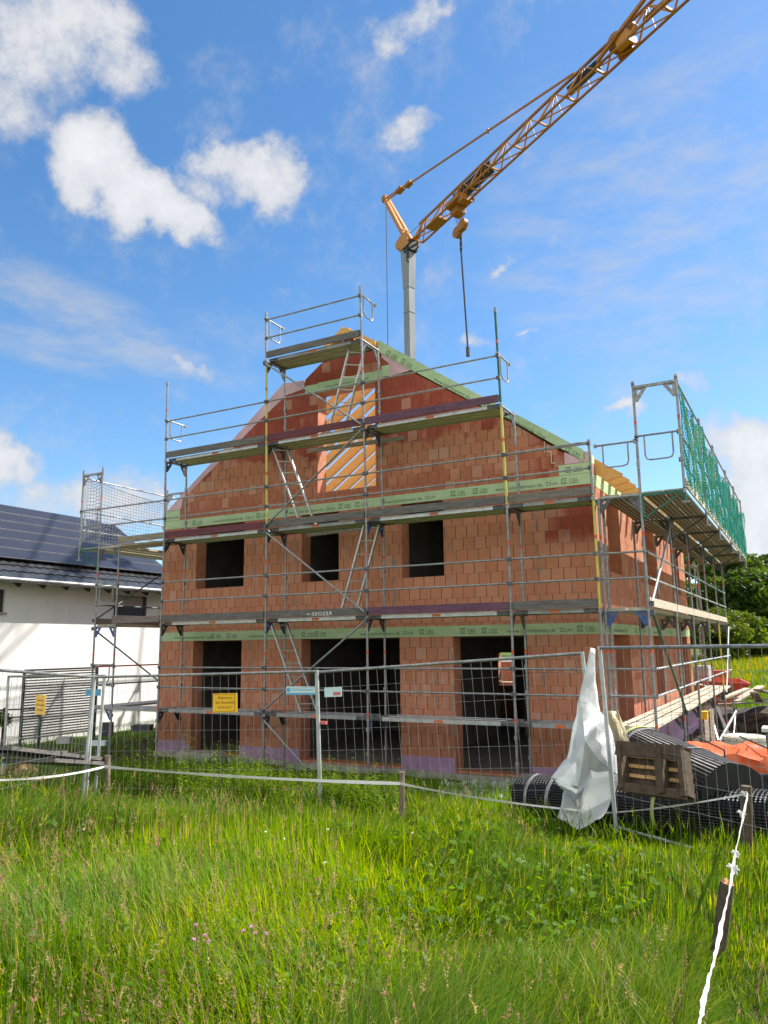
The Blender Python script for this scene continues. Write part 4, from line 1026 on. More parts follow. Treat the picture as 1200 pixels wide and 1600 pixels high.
# ------------------------------------------------------------------ site fence panels
s_local[0] = True
FW, FH = 3.45, 2.0
fp = thing('site_fence', (0,0,0), 'x', 'fence', 'galvanised mesh panels of the site fence')
for x in (0, FW):
    m = MB(); m.tube((x,0,0), (x,0,FH), .0235, 8); m.build('post', M['fencepost'], fp, True)
m = MB(); m.tube((0,0,FH-.02), (FW,0,FH-.02), .019, 8); m.build('top_tube', M['steel'], fp, True)
m = MB(); m.tube((0,0,.06), (FW,0,.06), .017, 8); m.build('bottom_tube', M['steel'], fp, True)
m = MB(); k = .125
while k < FW-.05: m.tube((k,.004,.13), (k,.004,FH-.03), .0019, 4); k += .125
for z in (.40,.66,.92,1.20,1.48,1.76): m.tube((.02,-.004,z), (FW-.02,-.004,z), .0022, 4)
m.build('wire_mesh', M['steel'], fp)
s_local[0] = False
def place(o, a, b, lean=0., label=None):
    a, b = Vector(a), Vector(b); d = b-a
    o.location = a; o.rotation_euler = (lean, -math.atan2(d.z, math.hypot(d.x, d.y)), math.atan2(d.y, d.x)); o['label'] = label
def tilt_post(panel, end, ang):
    p = [c for c in panel.children if c.name.startswith('post')]
    p.sort(key=lambda c: max(v.co.x for v in c.data.vertices)); q = p[-1] if end else p[0]
    x0 = FW if end else 0.
    q.rotation_euler = (0, ang, 0); q.location = (x0-x0*math.cos(ang)-FH*math.sin(ang), 0, x0*math.sin(ang)+FH*(1-math.cos(ang)))
pC0, pC1 = Vector((-1.36,-4.42,.16)), Vector((2.34,-4.18,.40))
fpB, fpD, fpA, fpE = copy_tree(fp), copy_tree(fp), copy_tree(fp), copy_tree(fp)
fp.scale.x = 1.075; place(fp, pC0, pC1, 0, 'wide fence panel between the white tarp and the small blue sign')
place(fpB, (-4.72,-5.42,.10), (-1.44,-4.44,.17), R(1), 'fence panel that carries the yellow warning sign before the doorway')
D0 = Vector((2.53,-4.63,.46)); D1 = D0 + Vector((.815,-.58,.0)).normalized()*FW + Vector((0,0,.02))
place(fpD, D0, D1, 0, 'fence panel in front of the black membrane rolls at right')
place(fpA, (-3.2,-8.55,.33), (-4.86,-5.5,.10), R(2), 'fence panel running out of the picture at the left edge')
place(fpE, (-8.40,-4.25,.03), (-5.02,-5.0,.10), 0, 'fence panel with the yellow sign before the slat screen')
tilt_post(fpB, 0, R(5)); tilt_post(fpA, 1, R(-6)); tilt_post(fpE, 1, R(5)); tilt_post(fp, 0, R(1.5)); tilt_post(fpD, 0, R(-2.5)); tilt_post(fpB, 1, R(-.5))
# foot blocks
def foot(x, y, label):
    b = MB(); z = g1(x, y); b.bb((x-.34, y-.11, z-.02), (x+.34, y+.11, z+.12)); b.bb((x-.22, y-.08, z+.121), (x+.22, y+.08, z+.14))
    o = b.build('ballast_block', M['dark'], None, False, (x, y, z)); put(o, label, 'fence foot', 'feet of the site fence')
foot(-1.40,-4.45,'dark block under the fence posts behind the middle wooden stake'); foot(2.26,-4.45,'dark block under the post beside the white tarp')

# signs on the fence
def sign(name, c, ex, w, h, matf, label, cat, lines=(), tilt=0., group=None):
    c = Vector(c); ex = Vector((ex[0], ex[1], 0)).normalized(); n = Vector((ex.y, -ex.x, 0)); up = Vector((0,0,1))
    ex2 = ex*math.cos(tilt)+up*math.sin(tilt); up2 = up*math.cos(tilt)-ex*math.sin(tilt)
    t = thing(name, c, label, cat, group)
    m = MB(); m.box(c, (w, .008, h), Matrix((ex2, -n, up2)).transposed()); pl = m.build('plate', M[matf], t)
    for (txt, size, u, v, wd, mt) in lines: lettering(pl, txt, size, c+ex2*u+up2*v+n*.0062, ex2, up2, M[mt], width=wd)
    return t, pl, ex2, up2, n, c
dB = Vector((3.28,.98,0)).normalized()
fB = lambda px, py: (lambda d: CAM + d*(((Vector((-4.72,-5.42,0))-CAM).dot(Vector((dB.y,-dB.x,0))))/d.dot(Vector((dB.y,-dB.x,0)))))(ray(px, py))
nB = Vector((dB.y,-dB.x,0))
c = fB(353, 1098) + nB*.03
lines = [('Betreten', .055, -.10, .055, .20, 'signink'), ('der Baustelle', .055, -.145, -.01, .29, 'signink'), ('verboten!', .055, -.115, -.075, .21, 'signink')]
t, pl, e2, u2, n2, c2 = sign('warning_sign', c, dB, .37, .265, 'signyellow', 'yellow sign with three lines of text on the fence before the left doorway', 'sign', lines, .02, 'yellow warning signs')
b = MB()
for (p, q, s_, t_) in ((-.165,.15,.115,.12),(-.165,.15,-.12,-.115),(.145,.15,-.115,.115)):
    o_ = c2+n2*.0063; b.add([o_+e2*p+u2*s_, o_+e2*q+u2*s_, o_+e2*q+u2*t_, o_+e2*p+u2*t_], [(0,1,2,3)])
b.build('border', M['signink'], pl)
dE = Vector((3.38,-.75,0)).normalized(); nE = Vector((dE.y,-dE.x,0))
cE = (lambda d: CAM + d*((Vector((-8.40,-4.25,0))-CAM).dot(nE)/d.dot(nE)))(ray(66, 1101)) + nE*.03
sign('warning_sign', cE, dE, .37, .33, 'signyellow', 'yellow sign with text before the grey slat screen', 'sign', [('Betreten', .06, -.11, .06, .22, 'signink'), ('der Baustelle', .06, -.15, -.02, .30, 'signink'), ('verboten', .06, -.11, -.10, .22, 'signink')], .0, 'yellow warning signs')
cb = fB(471, 1079) + nB*.03
t, pl, e2, u2, n2, c2 = sign('name_plate', cb, dB, .43, .115, 'signpale', 'long pale plate with blue foot strip left of the middle fence posts', 'sign', [], .0, 'narrow plates on the fence')
b = MB(); o_ = c2+n2*.0063
b.add([o_-e2*.135+u2*.006, o_+e2*.185+u2*.006, o_+e2*.185+u2*.016, o_-e2*.135+u2*.016], [(0,1,2,3)])
b.add([o_-e2*.21-u2*.055, o_+e2*.21-u2*.055, o_+e2*.21-u2*.030, o_-e2*.21-u2*.030], [(0,1,2,3)])
b.add([o_-e2*.18+u2*.01+(e2*math.cos(a)+u2*math.sin(a))*.028 for a in [k*math.pi/8 for k in range(16)]], [tuple(range(16))]); b.build('emblem', M['signblue'], pl)
nC = Vector((.0398,-.999,0)); cc_ = (lambda d: CAM + d*((pC0-CAM).dot(nC)/d.dot(nC)))(ray(522, 1081)) + nC*.03
t, pl, e2, u2, n2, c2 = sign('name_plate', cc_, (1,.04), .27, .13, 'signpale', 'short pale plate with red corner block right of the middle fence posts', 'sign', [], .05, 'narrow plates on the fence')
b = MB(); o_ = c2+n2*.0063; b.add([o_+e2*.005-u2*.045, o_+e2*.12-u2*.045, o_+e2*.12-u2*.002, o_+e2*.005-u2*.002], [(0,1,2,3)]); b.build('emblem', M['signred'], pl)
cl = atD(146, 1082, 16.5); sign('name_plate', cl, (.9,.4), .30, .13, 'signblue', 'small blue plate in front of the slat screen edge', 'sign', [], 0, 'narrow plates on the fence')
m = MB(); c3 = (lambda d: CAM + d*((pC0-CAM).dot(nC)/d.dot(nC)))(ray(505.5, 1129)); m.bb((c3.x-.06,c3.y-.03,c3.z-.02),(c3.x+.06,c3.y-.0,c3.z+.02)); put(m.build('red_clamp', M['signred'], None, False, c3), 'small red clamp on the middle fence posts', 'clamp')

# ------------------------------------------------------------------ electric tape and stakes
def stake(px_, ptop, pbot, r, label, lean=(0,0), cut=False, dark=False):
    z = .3; b = ground_at(px_, pbot); D = math.hypot(b.x-CAM.x, b.y-CAM.y); tp = atD(px_+lean[0], ptop, D+lean[1])
    t = thing('wooden_stake', b, label, 'stake', 'wooden stakes of the tape fence')
    m = MB(); rr = [r*1.0, r*1.05, r*.98, r*1.02, r*.97]; b2 = b - Vector((0,0,.15))
    m.path([b2.lerp(tp, q) for q in (0,.25,.5,.75,1)], rr, 10); m.build('post', M['bark'] if dark else M['stake'], t, True)
    if cut:
        m = MB(); n = 14; d = (tp-b).normalized(); x = d.orthogonal().normalized(); y = d.cross(x); rn = random.Random(3)
        vs = [tp+(x*math.cos(2*math.pi*k/n)+y*math.sin(2*math.pi*k/n))*r*.96+d*.002 for k in range(n)]
        vs += [tp+(x*math.cos(2*math.pi*k/n)+y*math.sin(2*math.pi*k/n))*r*.6+d*rn.uniform(.005,.03) for k in range(n)] + [tp+d*.02]
        m.add(vs, [(k,(k+1)%n,n+(k+1)%n,n+k) for k in range(n)] + [(n+k,n+(k+1)%n,2*n) for k in range(n)]); m.build('split_top', M['stakecut'], t)
    return b, tp
s1b, s1 = stake(168, 1180, 1262, .045, 'thin grey stake at the left fence posts')
s2b, s2 = stake(628, 1206, 1296, .035, 'thin stake in the middle of the meadow edge')
s3b, s3 = stake(1166, 1228, 1350, .05, 'dark stake under the knotted tape before the membrane rolls', dark=True)
s4b, s4 = stake(1112, 1380, 1500, .042, 'thick leaning stake with split orange top at lower right', (24, .0), True, True)
def tape(pts, w, name, label, mat='tape', twist=0.):
    pts = [Vector(p) for p in pts]; m = MB(); vs = []; n = 0
    fine = []
    for a, b, sg in zip(pts[:-1], pts[1:], sags):
        for k in range(14):
            q = k/14; fine.append(a.lerp(b, q) - UP*sg*4*q*(1-q))
    fine.append(pts[-1])
    for i, p in enumerate(fine):
        d = (fine[min(i+1,len(fine)-1)]-fine[max(i-1,0)]).normalized(); sd_ = d.cross(UP).normalized(); u = sd_.cross(d)
        a = twist*math.sin(i*.37)+.1*math.sin(i*1.9); e = u*math.cos(a)+sd_*math.sin(a); ww = w*(1-.35*abs(math.sin(i*.5)) if twist else 1)
        vs += [p-e*ww/2+sd_*.0008, p+e*ww/2+sd_*.0008, p+e*ww/2-sd_*.0008, p-e*ww/2-sd_*.0008]
    N_ = len(fine)
    fs = [(4*i+k, 4*i+(k+1) % 4, 4*i+4+(k+1) % 4, 4*i+4+k) for i in range(N_-1) for k in range(4)] + [(3,2,1,0), (4*N_-4,4*N_-3,4*N_-2,4*N_-1)]
    m.add(vs, fs); o = m.build(name, M[mat], None, True, pts[0]); return put(o, label, 'fence tape')
off = Vector((0,-.06,0))
t1 = atD(168,1197,math.hypot(s1.x-CAM.x,s1.y-CAM.y)); t2 = atD(628,1223,math.hypot(s2.x-CAM.x,s2.y-CAM.y))
sags = [.06]; tape([atD(-60,1219,8.6), t1+off], .035, 'fence_tape', 'white tape from the left edge to the first stake', 'tape', .5)
sags = [.03]; tape([t1+off, t2+off], .045, 'fence_tape', 'white tape spanning the meadow between the two thin stakes', 'tape', .35)
tD = atD(952, 1270, 9.35)
sags = [.04]; tape([t2+off, tD], .03, 'fence_tape', 'white tape passing behind the hanging tarp', 'tape', .6)
t3 = atD(1163, 1241, math.hypot(s3.x-CAM.x,s3.y-CAM.y)-.06)
sags = [.02]; tape([tD, t3], .022, 'fence_tape', 'thin white tape from the tarp to the dark stake', 'tape', .6)
tp_ = [t3+Vector((.03,-.02,.0)), atD(1150, 1330, 5.4), atD(1139, 1395, 4.35), atD(1118, 1490, 3.45), atD(1098, 1570, 2.95), atD(1085, 1640, 2.6)]
sags = [0,0,0,0,0]; tp5 = tape(tp_, .046, 'fence_tape', 'knotted white tape running towards the lower right corner', 'tape', .16)
m = MB()
for c, r in ((t3, .030), (t3.lerp(tp_[1], .45), .030), (tp_[1].lerp(tp_[2], .1), .022), (tp_[1].lerp(tp_[2], .5), .030)):
    for k in range(7):
        v = Vector((math.cos(k*2.4), math.sin(k*2.4)*.5, math.sin(k*1.7))).normalized(); m.path([c, c+v*r*.6+UP*.008, c+v*r*1.15], [.010,.009,.005], 5)
m.build('knot', M['tape'], tp5, True)
# ------------------------------------------------------------------ things stored at the right
def roll(A, B, r, label, straps, seed, endcap=True):
    A, B = Vector(A), Vector(B); d = (B-A); L_ = d.length; d.normalize()
    t = thing('membrane_roll', A, label, 'roll', 'black dimpled membrane rolls')
    t.rotation_euler = d.to_track_quat('X', 'Z').to_euler()
    s_local[0] = True
    n, k = 40, 14; vs = []; fs = []; rn = random.Random(seed)
    for i in range(k+1):
        for j in range(n):
            a = 2*math.pi*j/n; rr = r*(1+.012*math.sin(3*a+i*.6)+.01*math.sin(5*a-i)); vs.append((L_*i/k, rr*math.cos(a), rr*math.sin(a)*.97))
    for i in range(k):
        for j in range(n): fs.append((i*n+j, i*n+(j+1) % n, (i+1)*n+(j+1) % n, (i+1)*n+j))
    m = MB(); m.add(vs, fs); m.build('sheet', M['rolls'], t, True)
    m = MB()
    for X, s in ((0, -1), (L_, 1)):                       # spiral wound ends
        m = MB()
        pts = []
        for q in range(150):
            a = q*.35; rr = r*.97*(1-q/150*.88); pts.append((X-s*.012*(1+.6*math.sin(q*1.3)), rr*math.cos(a), rr*math.sin(a)*.97))
        m.path(pts, .0035, 3)
        m.add([(X+s*.004, r*1.0*math.cos(2*math.pi*j/n), r*.965*math.sin(2*math.pi*j/n)) for j in range(n)], [tuple(range(n))])
        m.build('wound_end', M['rollend'], t)
    for (q, w, mt) in straps:
        m = MB(); vs = []
        for i in (0, 1):
            for j in range(n): a = 2*math.pi*j/n; vs.append((L_*q+w*i+.03*math.sin(a), r*1.028*math.cos(a), r*1.0*math.sin(a)))
        for i in (0, 1):
            for j in range(n): a = 2*math.pi*j/n; vs.append((L_*q+w*i+.03*math.sin(a), r*1.015*math.cos(a), r*.985*math.sin(a)))
        fs = [(j, (j+1) % n, n+(j+1) % n, n+j) for j in range(n)] + [(2*n+j, 2*n+(j+1) % n, j+0 if False else (j+1) % n, j) for j in range(n)] + [(n+j, n+(j+1) % n, 3*n+(j+1) % n, 3*n+j) for j in range(n)]
        m.add(vs, fs); m.build('strap', M[mt], t, True)
    s_local[0] = False
    return t
rA, rB = atD(1000, 1168, 12.2), atD(1150, 1242, 8.95)
roll(rA-UP*.03, rB-UP*.03, .35, 'big roll with yellow-green strap lying on top of the other rolls', [(.02,.14,'greenstrap'), (.10,.12,'strap'), (.66,.05,'strap')], 1)
roll(atD(820, 1241, 10.4), atD(1225, 1278, 8.75), .26, 'long lower roll passing behind the white tarp', [(.06,.04,'strap'), (.16,.05,'strap'), (.60,.04,'greenstrap')], 2)
roll(atD(905, 1222, 11.1), atD(1262, 1252, 9.5), .26, 'lower roll at the back under the big roll', [(.5,.04,'strap')], 3)
m = MB(); a, b = atD(760, 1265, 10.2), atD(900, 1292, 9.4); m.bar(a-UP*.05, b-UP*.12, .10, .08); m.bar(a+Vector((.5,.5,-.08)), b+Vector((.4,.5,-.1)), .10, .08)
put(m.build('squared_timber', M['pallet'], None, False, a), 'dark squared timbers under the left end of the rolls', 'timber')
# pallet leaning upright on the rolls
c0, c1, c2, c3 = atD(963,1164,9.05), atD(1066,1172,8.55), atD(1074,1241,8.35), atD(967,1230,8.85)
ex = (c1-c0); ey = (c3-c0); nn = ex.cross(ey).normalized()
if nn.dot(CAM-c0) < 0: nn = -nn
PL = thing('wooden_pallet', c3, 'weathered wooden pallet leaning upright against the black rolls', 'pallet')
def pq(u, v, h=0): return c0 + ex*u + ey*v + nn*h
for i, u in enumerate((.06, .66, .97)):
    m = MB(); m.bar(pq(u,-.0,.02), pq(u,1.02,.02), .055 if i != 1 else .09, .03, nn); m.bar(pq(u,0,-.055), pq(u,1.0,-.055), .06, .12, nn); m.build('stringer', M['pallet'], PL)
for v in (.06, .30, .53, .76, .97):
    m = MB(); m.bar(pq(0,v,-.13), pq(1.0,v,-.13), .085 if v not in (.06,) else .16, .022, nn); m.build('board', M['pallet'], PL)
m = MB()
for v in (.175, .415, .645, .87):
    for a_, b_ in ((.09,.34),(.36,.60),(.70,.96)): m.bar(pq(a_,v,-.10), pq(b_,v+.01,-.10), .035, .02, nn)
m.build('slat', M['palletlit'], PL)  # bright strips with the sun on the board edges put into their colour
m = MB(); m.bar(pq(0,.07,.005), pq(1,.07,.005), .15, .022, nn); m.bar(pq(0,.98,.005), pq(1,.98,.005), .09, .022, nn); m.build('face_board', M['pallet'], PL)
# white tarp hung over the fence post: stiff sheet with hard creases
TPT = {'A':(923,1012,9.50),'A2':(930,1014,9.55),'B':(886,1184,9.40),'Q':(911,1128,9.28),'C':(938,1113,9.55),'D':(860,1215,9.20),'F':(967,1212,9.32),'G':(957,1142,9.45),'H':(900,1297,9.15),
 'I':(872,1276,9.25),'J':(881,1234,9.42),'K':(904,1230,9.05),'L':(938,1279,9.12),'M':(960,1245,9.28),'N':(914,1158,9.02),'O':(897,1250,9.62),'P':(904,1275,9.40),'E':(944,1118,9.32),'U':(906,1085,9.36),'V':(930,1062,9.5),'W':(935,1186,9.12),'X':(925,1215,9.34),'Y':(893,1195,9.16)}
TRI = ['A U V','A V A2','U Q V','Q C V','U B Q','B Y N','B N Q','Q N C','B D Y','D K Y','Y K N','D J K','C N E','E N G','G N W','G W F','N X W','N K X','W X F','K O X','J O K','I O J','I P O','I H P','P H L','O P X','P L M','X P M','X M F']
bm = bmesh.new(); vd = {k: bm.verts.new(atD(*v)) for k, v in TPT.items()}
for t_ in TRI: bm.faces.new([vd[q] for q in t_.split()])
bmesh.ops.recalc_face_normals(bm, faces=bm.faces)
bmesh.ops.subdivide_edges(bm, edges=bm.edges, cuts=5, use_grid_fill=True); bmesh.ops.triangulate(bm, faces=bm.faces)
bm.normal_update()
for v in bm.verts:
    c = v.co; h = (.010*math.sin(c.x*21+c.z*13)+.007*math.sin(c.z*31-c.x*19)+.004*math.sin(c.x*67+c.z*49))*(1 if c.z < 1.75 else .4)
    v.co = c + v.normal*h
bmesh.ops.smooth_vert(bm, verts=[v for v in bm.verts if not v.is_boundary], factor=.25, use_axis_x=True, use_axis_y=True, use_axis_z=True)
vs = [v.co.copy() for v in bm.verts]; bm.verts.index_update(); fs = [tuple(v.index for v in f.verts) for f in bm.faces]; bm.free()
m = MB(); m.add(vs, fs); TP = m.build('white_tarp', M['tarp'], None, True, atD(900, 1290, 9.2))
TP.data.set_sharp_from_angle(angle=R(24))
md = TP.modifiers.new('thickness', 'SOLIDIFY'); md.thickness = .004; md.offset = 0
put(TP, 'crumpled white plastic tarp hanging from a fence post', 'tarp')
vs = []
rowsY = [(1113,938,966),(1130,941,973),(1150,944,981),(1172,947,988)]
for (y_, a_, b_) in rowsY:
    for i in range(9): u = i/8; vs.append(atD(a_+(b_-a_)*u, y_-2.5*math.sin(math.pi*u), 9.75+.22*abs(u-.55)+.05*math.sin(u*9+y_)))
m = MB(); m.add(vs, [(j*9+i, j*9+i+1, j*9+10+i, j*9+9+i) for j in range(3) for i in range(8)]); o = m.build('tarp_flap', [M['tarpy']], TP, True)
md = o.modifiers.new('thickness', 'SOLIDIFY'); md.thickness = .004
# crumpled light sheet on the ground left of the rolls
c = ground_at(742, 1252); m = MB(); vs = []; n = 26
for j in range(13):
    for i in range(n+1):
        p = ground_at(688+108*i/n, 1232+30*j/12); h = .10*abs(math.sin(i*.8+j*.5))*abs(math.cos(j*.7+i*.23))+.03; vs.append(p+UP*(.06+h))
m.add(vs, [(j*(n+1)+i, j*(n+1)+i+1, (j+1)*(n+1)+i+1, (j+1)*(n+1)+i) for j in range(12) for i in range(n)])
o = m.build('plastic_sheet', M['tarp'], None, False, c); md = o.modifiers.new('thickness', 'SOLIDIFY'); md.thickness = .004
put(o, 'crumpled pale sheet lying on the grass left of the rolls', 'plastic sheet')
# orange wrapped bale
oc = atD(1132, 1180, 10.9); O_ = thing('orange_bale', oc-UP*.45, 'bright orange wrapped bale behind the big black roll', 'bale')
bm = bmesh.new(); bmesh.ops.create_cube(bm, size=1); bmesh.ops.subdivide_edges(bm, edges=bm.edges, cuts=9, use_grid_fill=True)
rx = Vector((_r.x, _r.y, 0)).normalized(); fy = Vector((-rx.y, rx.x, 0)); rn = random.Random(5)
vs = []
for v in bm.verts:
    x, y, z = v.co
    s = 1-.16*(abs(x*2)**4*.4+abs(y*2)**4*.3)
    h = .045*math.sin(x*9+y*5)+.03*math.sin(x*17-y*11+z*8)
    vs.append(oc + rx*(x*1.22*(1-.08*(z > .4))+.05*z) + fy*(y*1.15+h) + UP*((z*.52)*s + h*.7 - .18 + .05*x))
fs = [tuple(v.index for v in f.verts) for f in bm.faces]; bm.free()
m = MB(); m.add(vs, fs); o = m.build('wrap', M['orangebag'], O_, True)
m = MB()
for s in (-.25, .3): m.path([oc+rx*s+fy*(-.62)-UP*.4, oc+rx*s-fy*.60+UP*.14, oc+rx*s+fy*.2+UP*.20], .012, 5)
for k in range(5):
    a_ = oc+rx*(-.12+.09*k)-fy*.25+UP*.205; m.bar(a_, a_+rx*.06+fy*.12, .012, .01)
m.build('strap', M['black'], O_)
# cream drum
dc = atD(1164, 1150, 13.5); DR = thing('cream_drum', dc-UP*.9, 'cream drum with round lid behind the orange bale', 'drum')
m = MB()
prof = [(.30,-.95),(.31,-.9),(.30,-.5),(.31,-.48),(.30,-.45),(.305,-.05)]
for (r0,z0),(r1,z1) in zip(prof[:-1], prof[1:]): m.tube(dc+UP*z0, dc+UP*z1, r0, 24, r1)
m.build('barrel', M['cream'], DR, True)
m = MB(); m.tube(dc-UP*.049, dc+UP*.0, .325, 28); m.tube(dc+UP*.001, dc+UP*.012, .28, 28); m.build('lid', M['cream'], DR, True)
# grey-blue bin at the right edge
bc = atD(1219, 1180, 9.6); b_ = thing('grey_bin', bc-UP*.5, 'grey-blue plastic bin at the right edge behind the rolls', 'bin')
m = MB(); m.tube(bc-UP*.6, bc+UP*.25, .14, 4, .17); m.build('body', M['slat'], b_); m = MB(); m.box(bc+UP*.27, (.3,.3,.04)); m.build('rim', M['slatlight'], b_)
# red skip beyond the pit
k0 = atD(1128, 1086, 33.); k0.z = g1(k0.x, k0.y); SK = thing('red_skip', k0, 'red open steel skip beyond the spoil heap', 'skip')
tl, tr_, pk_ = atD(1088,1064,32.), atD(1172,1068,32.), atD(1150,1060,34.)
w_ = (tr_-tl).length; e = (tr_-tl).normalized(); e.z = 0; e.normalize(); q = Vector((-e.y, e.x, 0)); zt = tl.z
def kp(u, v, z): return tl + e*u + q*v + UP*(z-tl.z)
m = MB(); zg = k0.z+.15
T = [kp(0,0,zt), kp(w_,0,zt-.1), kp(w_-.3,1.7,zt), kp(.2,1.7,zt+.05)]; Bm = [kp(.45,.25,zg), kp(w_-.7,.25,zg), kp(w_-.8,1.5,zg), kp(.5,1.5,zg)]
Ti = [p*.96+(sum(T, Vector())/4)*.04 for p in T]; Bi = [p+UP*.05 for p in Bm]
m.add(T+Bm+Ti+Bi, [(0,1,5,4),(1,2,6,5),(2,3,7,6),(3,0,4,7),(4,5,6,7),(8,9,13,12),(9,10,14,13),(10,11,15,14),(11,8,12,15),(12,13,14,15),(0,1,9,8),(1,2,10,9),(2,3,11,10),(3,0,8,11)]); m.build('tub', M['red'], SK)
m = MB()
for a, b in zip(T, T[1:]+T[:1]): m.bar(a, b, .06, .05)
m.build('rim', M['red'], SK)
m = MB(); 
for u in (.15, .85): m.box(kp(w_*u, .8, zg-.1), (.2, 1.5, .12))
m.build('foot', M['dark'], SK)
t = thing('red_mixer_hopper', atD(1122, 1058, 36), 'small red hopper standing behind the red skip', 'hopper'); m = MB(); hc = atD(1122, 1055, 36.); m.tube(hc-UP*.8, hc+UP*.2, .25, 4, .6); m.build('hopper', M['red'], t)
# loose boards on the spoil edge
bl = [((1148,1096),(1190,1072),.28,.05,'pale plank lying steeply across the spoil heap'),((1178,1082),(1186,1096),.26,.05,'short pale board crossing the steep plank'),((1122,1094),(1168,1076),.22,.05,'pale board behind the flank scaffold end'),((1110,1101),(1200,1097),.20,.04,'long thin board along the pit edge'),((1185,1078),(1206,1083),.30,.06,'weathered board at the right picture edge on the heap'),((1138,1090),(1200,1093),.18,.05,'grey board flat on the spoil heap'),((1060,1128),(1110,1103),.25,.05,'pale scaffold plank beside the flank deck')]
for (a_, b_, w_, h_, lab) in bl:
    Dd = 28.5 if lab[:4] != 'pale' or 'flank' not in lab else 26.
    p, q_ = atD(*a_, Dd), atD(*b_, Dd+1.2); m = MB(); m.bar(p, q_, w_, h_); put(m.build('loose_board', M['palewood'] if 'pale' in lab else M['wood2'], None, False, p), lab, 'board', 'loose boards at the pit')
# cut bank of dark soil closing the pit
hp = MB(); rn = np.random.default_rng(3); nxh, vs = 70, []
prof = [(14.55,-1.25),(14.75,-.85),(14.85,-.45),(14.90,-.05),(15.0,.14),(15.5,.24),(16.3,.22),(17.2,-.02),(17.6,-.3)]
fine = []
for (y0,z0),(y1,z1) in zip(prof[:-1], prof[1:]):
    for k in range(3): fine.append((y0+(y1-y0)*k/3, z0+(z1-z0)*k/3))
fine.append(prof[-1]); nyh = len(fine)-1
for i in range(nxh+1):
    x = .2+i*.14
    for j, (y, z) in enumerate(fine):
        w_ = .10*math.sin(x*2.1+z*3)+.07*math.sin(x*5.3-z*7)+float(rn.normal(0,.035))
        vs.append((x, y-w_+.25*sst(1.6,.2,np.array(x)), z+.07*math.sin(x*1.3+y)+.04*math.sin(x*4.7)+float(rn.normal(0,.02))))
hp.add(vs, [(i*(nyh+1)+j, (i+1)*(nyh+1)+j, (i+1)*(nyh+1)+j+1, i*(nyh+1)+j+1) for i in range(nxh) for j in range(nyh)])
put(hp.build('soil_bank', M['soil'], None, False, (4, 15, 0)), kind='structure')
# timber props and shores in the pit
for (a_, b_, D_, lab, mt) in (((1103,1112),(1106,1160),21.,'short upright shoring post nearest the flank deck','wood2'),((1112,1110),(1115,1160),22.,'second shoring post in the pit beside the flank deck','wood2'),((1108,1108),(1122,1158),22.5,'white leaning strut between the shoring posts','alu'),((1150,1112),(1124,1158),20.5,'grey slanting tube in front of the pit wall','steel'),((1118,1100),(1138,1150),25.,'dark slanting timber in the pit','dark')):
    p, q_ = atD(*a_, D_), atD(*b_, D_-1.); m = MB(); m.bar(p, q_, .09, .09) if mt in ('wood2','dark') else m.tube(p, q_, .035, 8); put(m.build('shore_post', M[mt], None, False, q_), lab, 'prop', 'props in the pit')
m = MB(); c = atD(1098,1118,20.); m.box(c, (.22,.2,.16)); m.box(c+UP*.088, (.24,.22,.02)); put(m.build('yellow_crate', M['signyellow'], None, False, c), 'small yellow crate under the flank deck end', 'crate')
# pallet of blocks behind the house, seen through the doorway
bp = onY(794, 1045, 17.5); zg = g1(bp.x, bp.y); t = thing('block_stack', (bp.x, bp.y, zg), 'stack of clay blocks seen through the right doorway', 'block stack'); 
m = MB(); m.bb((bp.x-1.0, bp.y, zg), (bp.x+1.0, bp.y+1, 1.75)); m.build('blocks', M['brick_x'], t); m = MB(); m.bb((bp.x-1.02, bp.y-.02, 1.76), (bp.x+1.02, bp.y+1.02, 1.9)); m.build('cover', M['tarp'], t)
pb = onY(1094, 1040, 19.); zg = g1(pb.x, pb.y); t = thing('pale_stack', (pb.x, pb.y, zg), 'pale stack of insulation packs behind the flank scaffold', 'insulation stack'); m = MB()
for k in range(4): m.bb((pb.x-.28, pb.y, zg+.02+k*.42), (pb.x+.28, pb.y+1., zg+.42+k*.42))
m.build('pack', M['concrete'], t)
# left clutter
for (A, B, w_, lab) in (((-30,1168),(128,1186),.9,'broad grey board stack edge at the left behind the tape'),((-30,1180),(75,1176),.6,'upper grey board of the stack at the left edge'),((45,1188),(140,1194),.7,'lowest grey board reaching towards the fence posts')):
    p, q_ = atD(*A, 11.5), atD(*B, 13.4); m = MB(); m.bar(p, q_, w_, .05); put(m.build('grey_board', M['toegrey'], None, False, p), lab, 'board', 'grey boards stacked at left')
for k, (px_, py_) in enumerate(((20,1200),(100,1205))):
    p = ground_at(px_, py_); m = MB(); m.bb((p.x-.15,p.y-.4,p.z-.1),(p.x+.15,p.y+.4,p.z+.2)); put(m.build('support_block', M['dark'], None, False, p), ('left' if k == 0 else 'right')+' dark block under the grey boards', 'block')
p = ground_at(30, 1226); m = MB(); vs=[]; n=20
for j in range(n+1):
    for i in range(n+1):
        x, y = -1+2*i/n, -1+2*j/n; r_ = min(1, math.hypot(x,y)); vs.append((p.x+x*.75, p.y+y*.6, g1(p.x+x*.75,p.y+y*.6)-.02+.36*(1-r_**2)*(1+.25*math.sin(7*x+3*y))))
m.add(vs, [(j*(n+1)+i, j*(n+1)+i+1, (j+1)*(n+1)+i+1, (j+1)*(n+1)+i) for j in range(n) for i in range(n)])
HEAP = m.build('hay_heap', M['dry'], None, True, p); put(HEAP, 'small brown heap of dry cut grass at the left edge', 'hay heap')
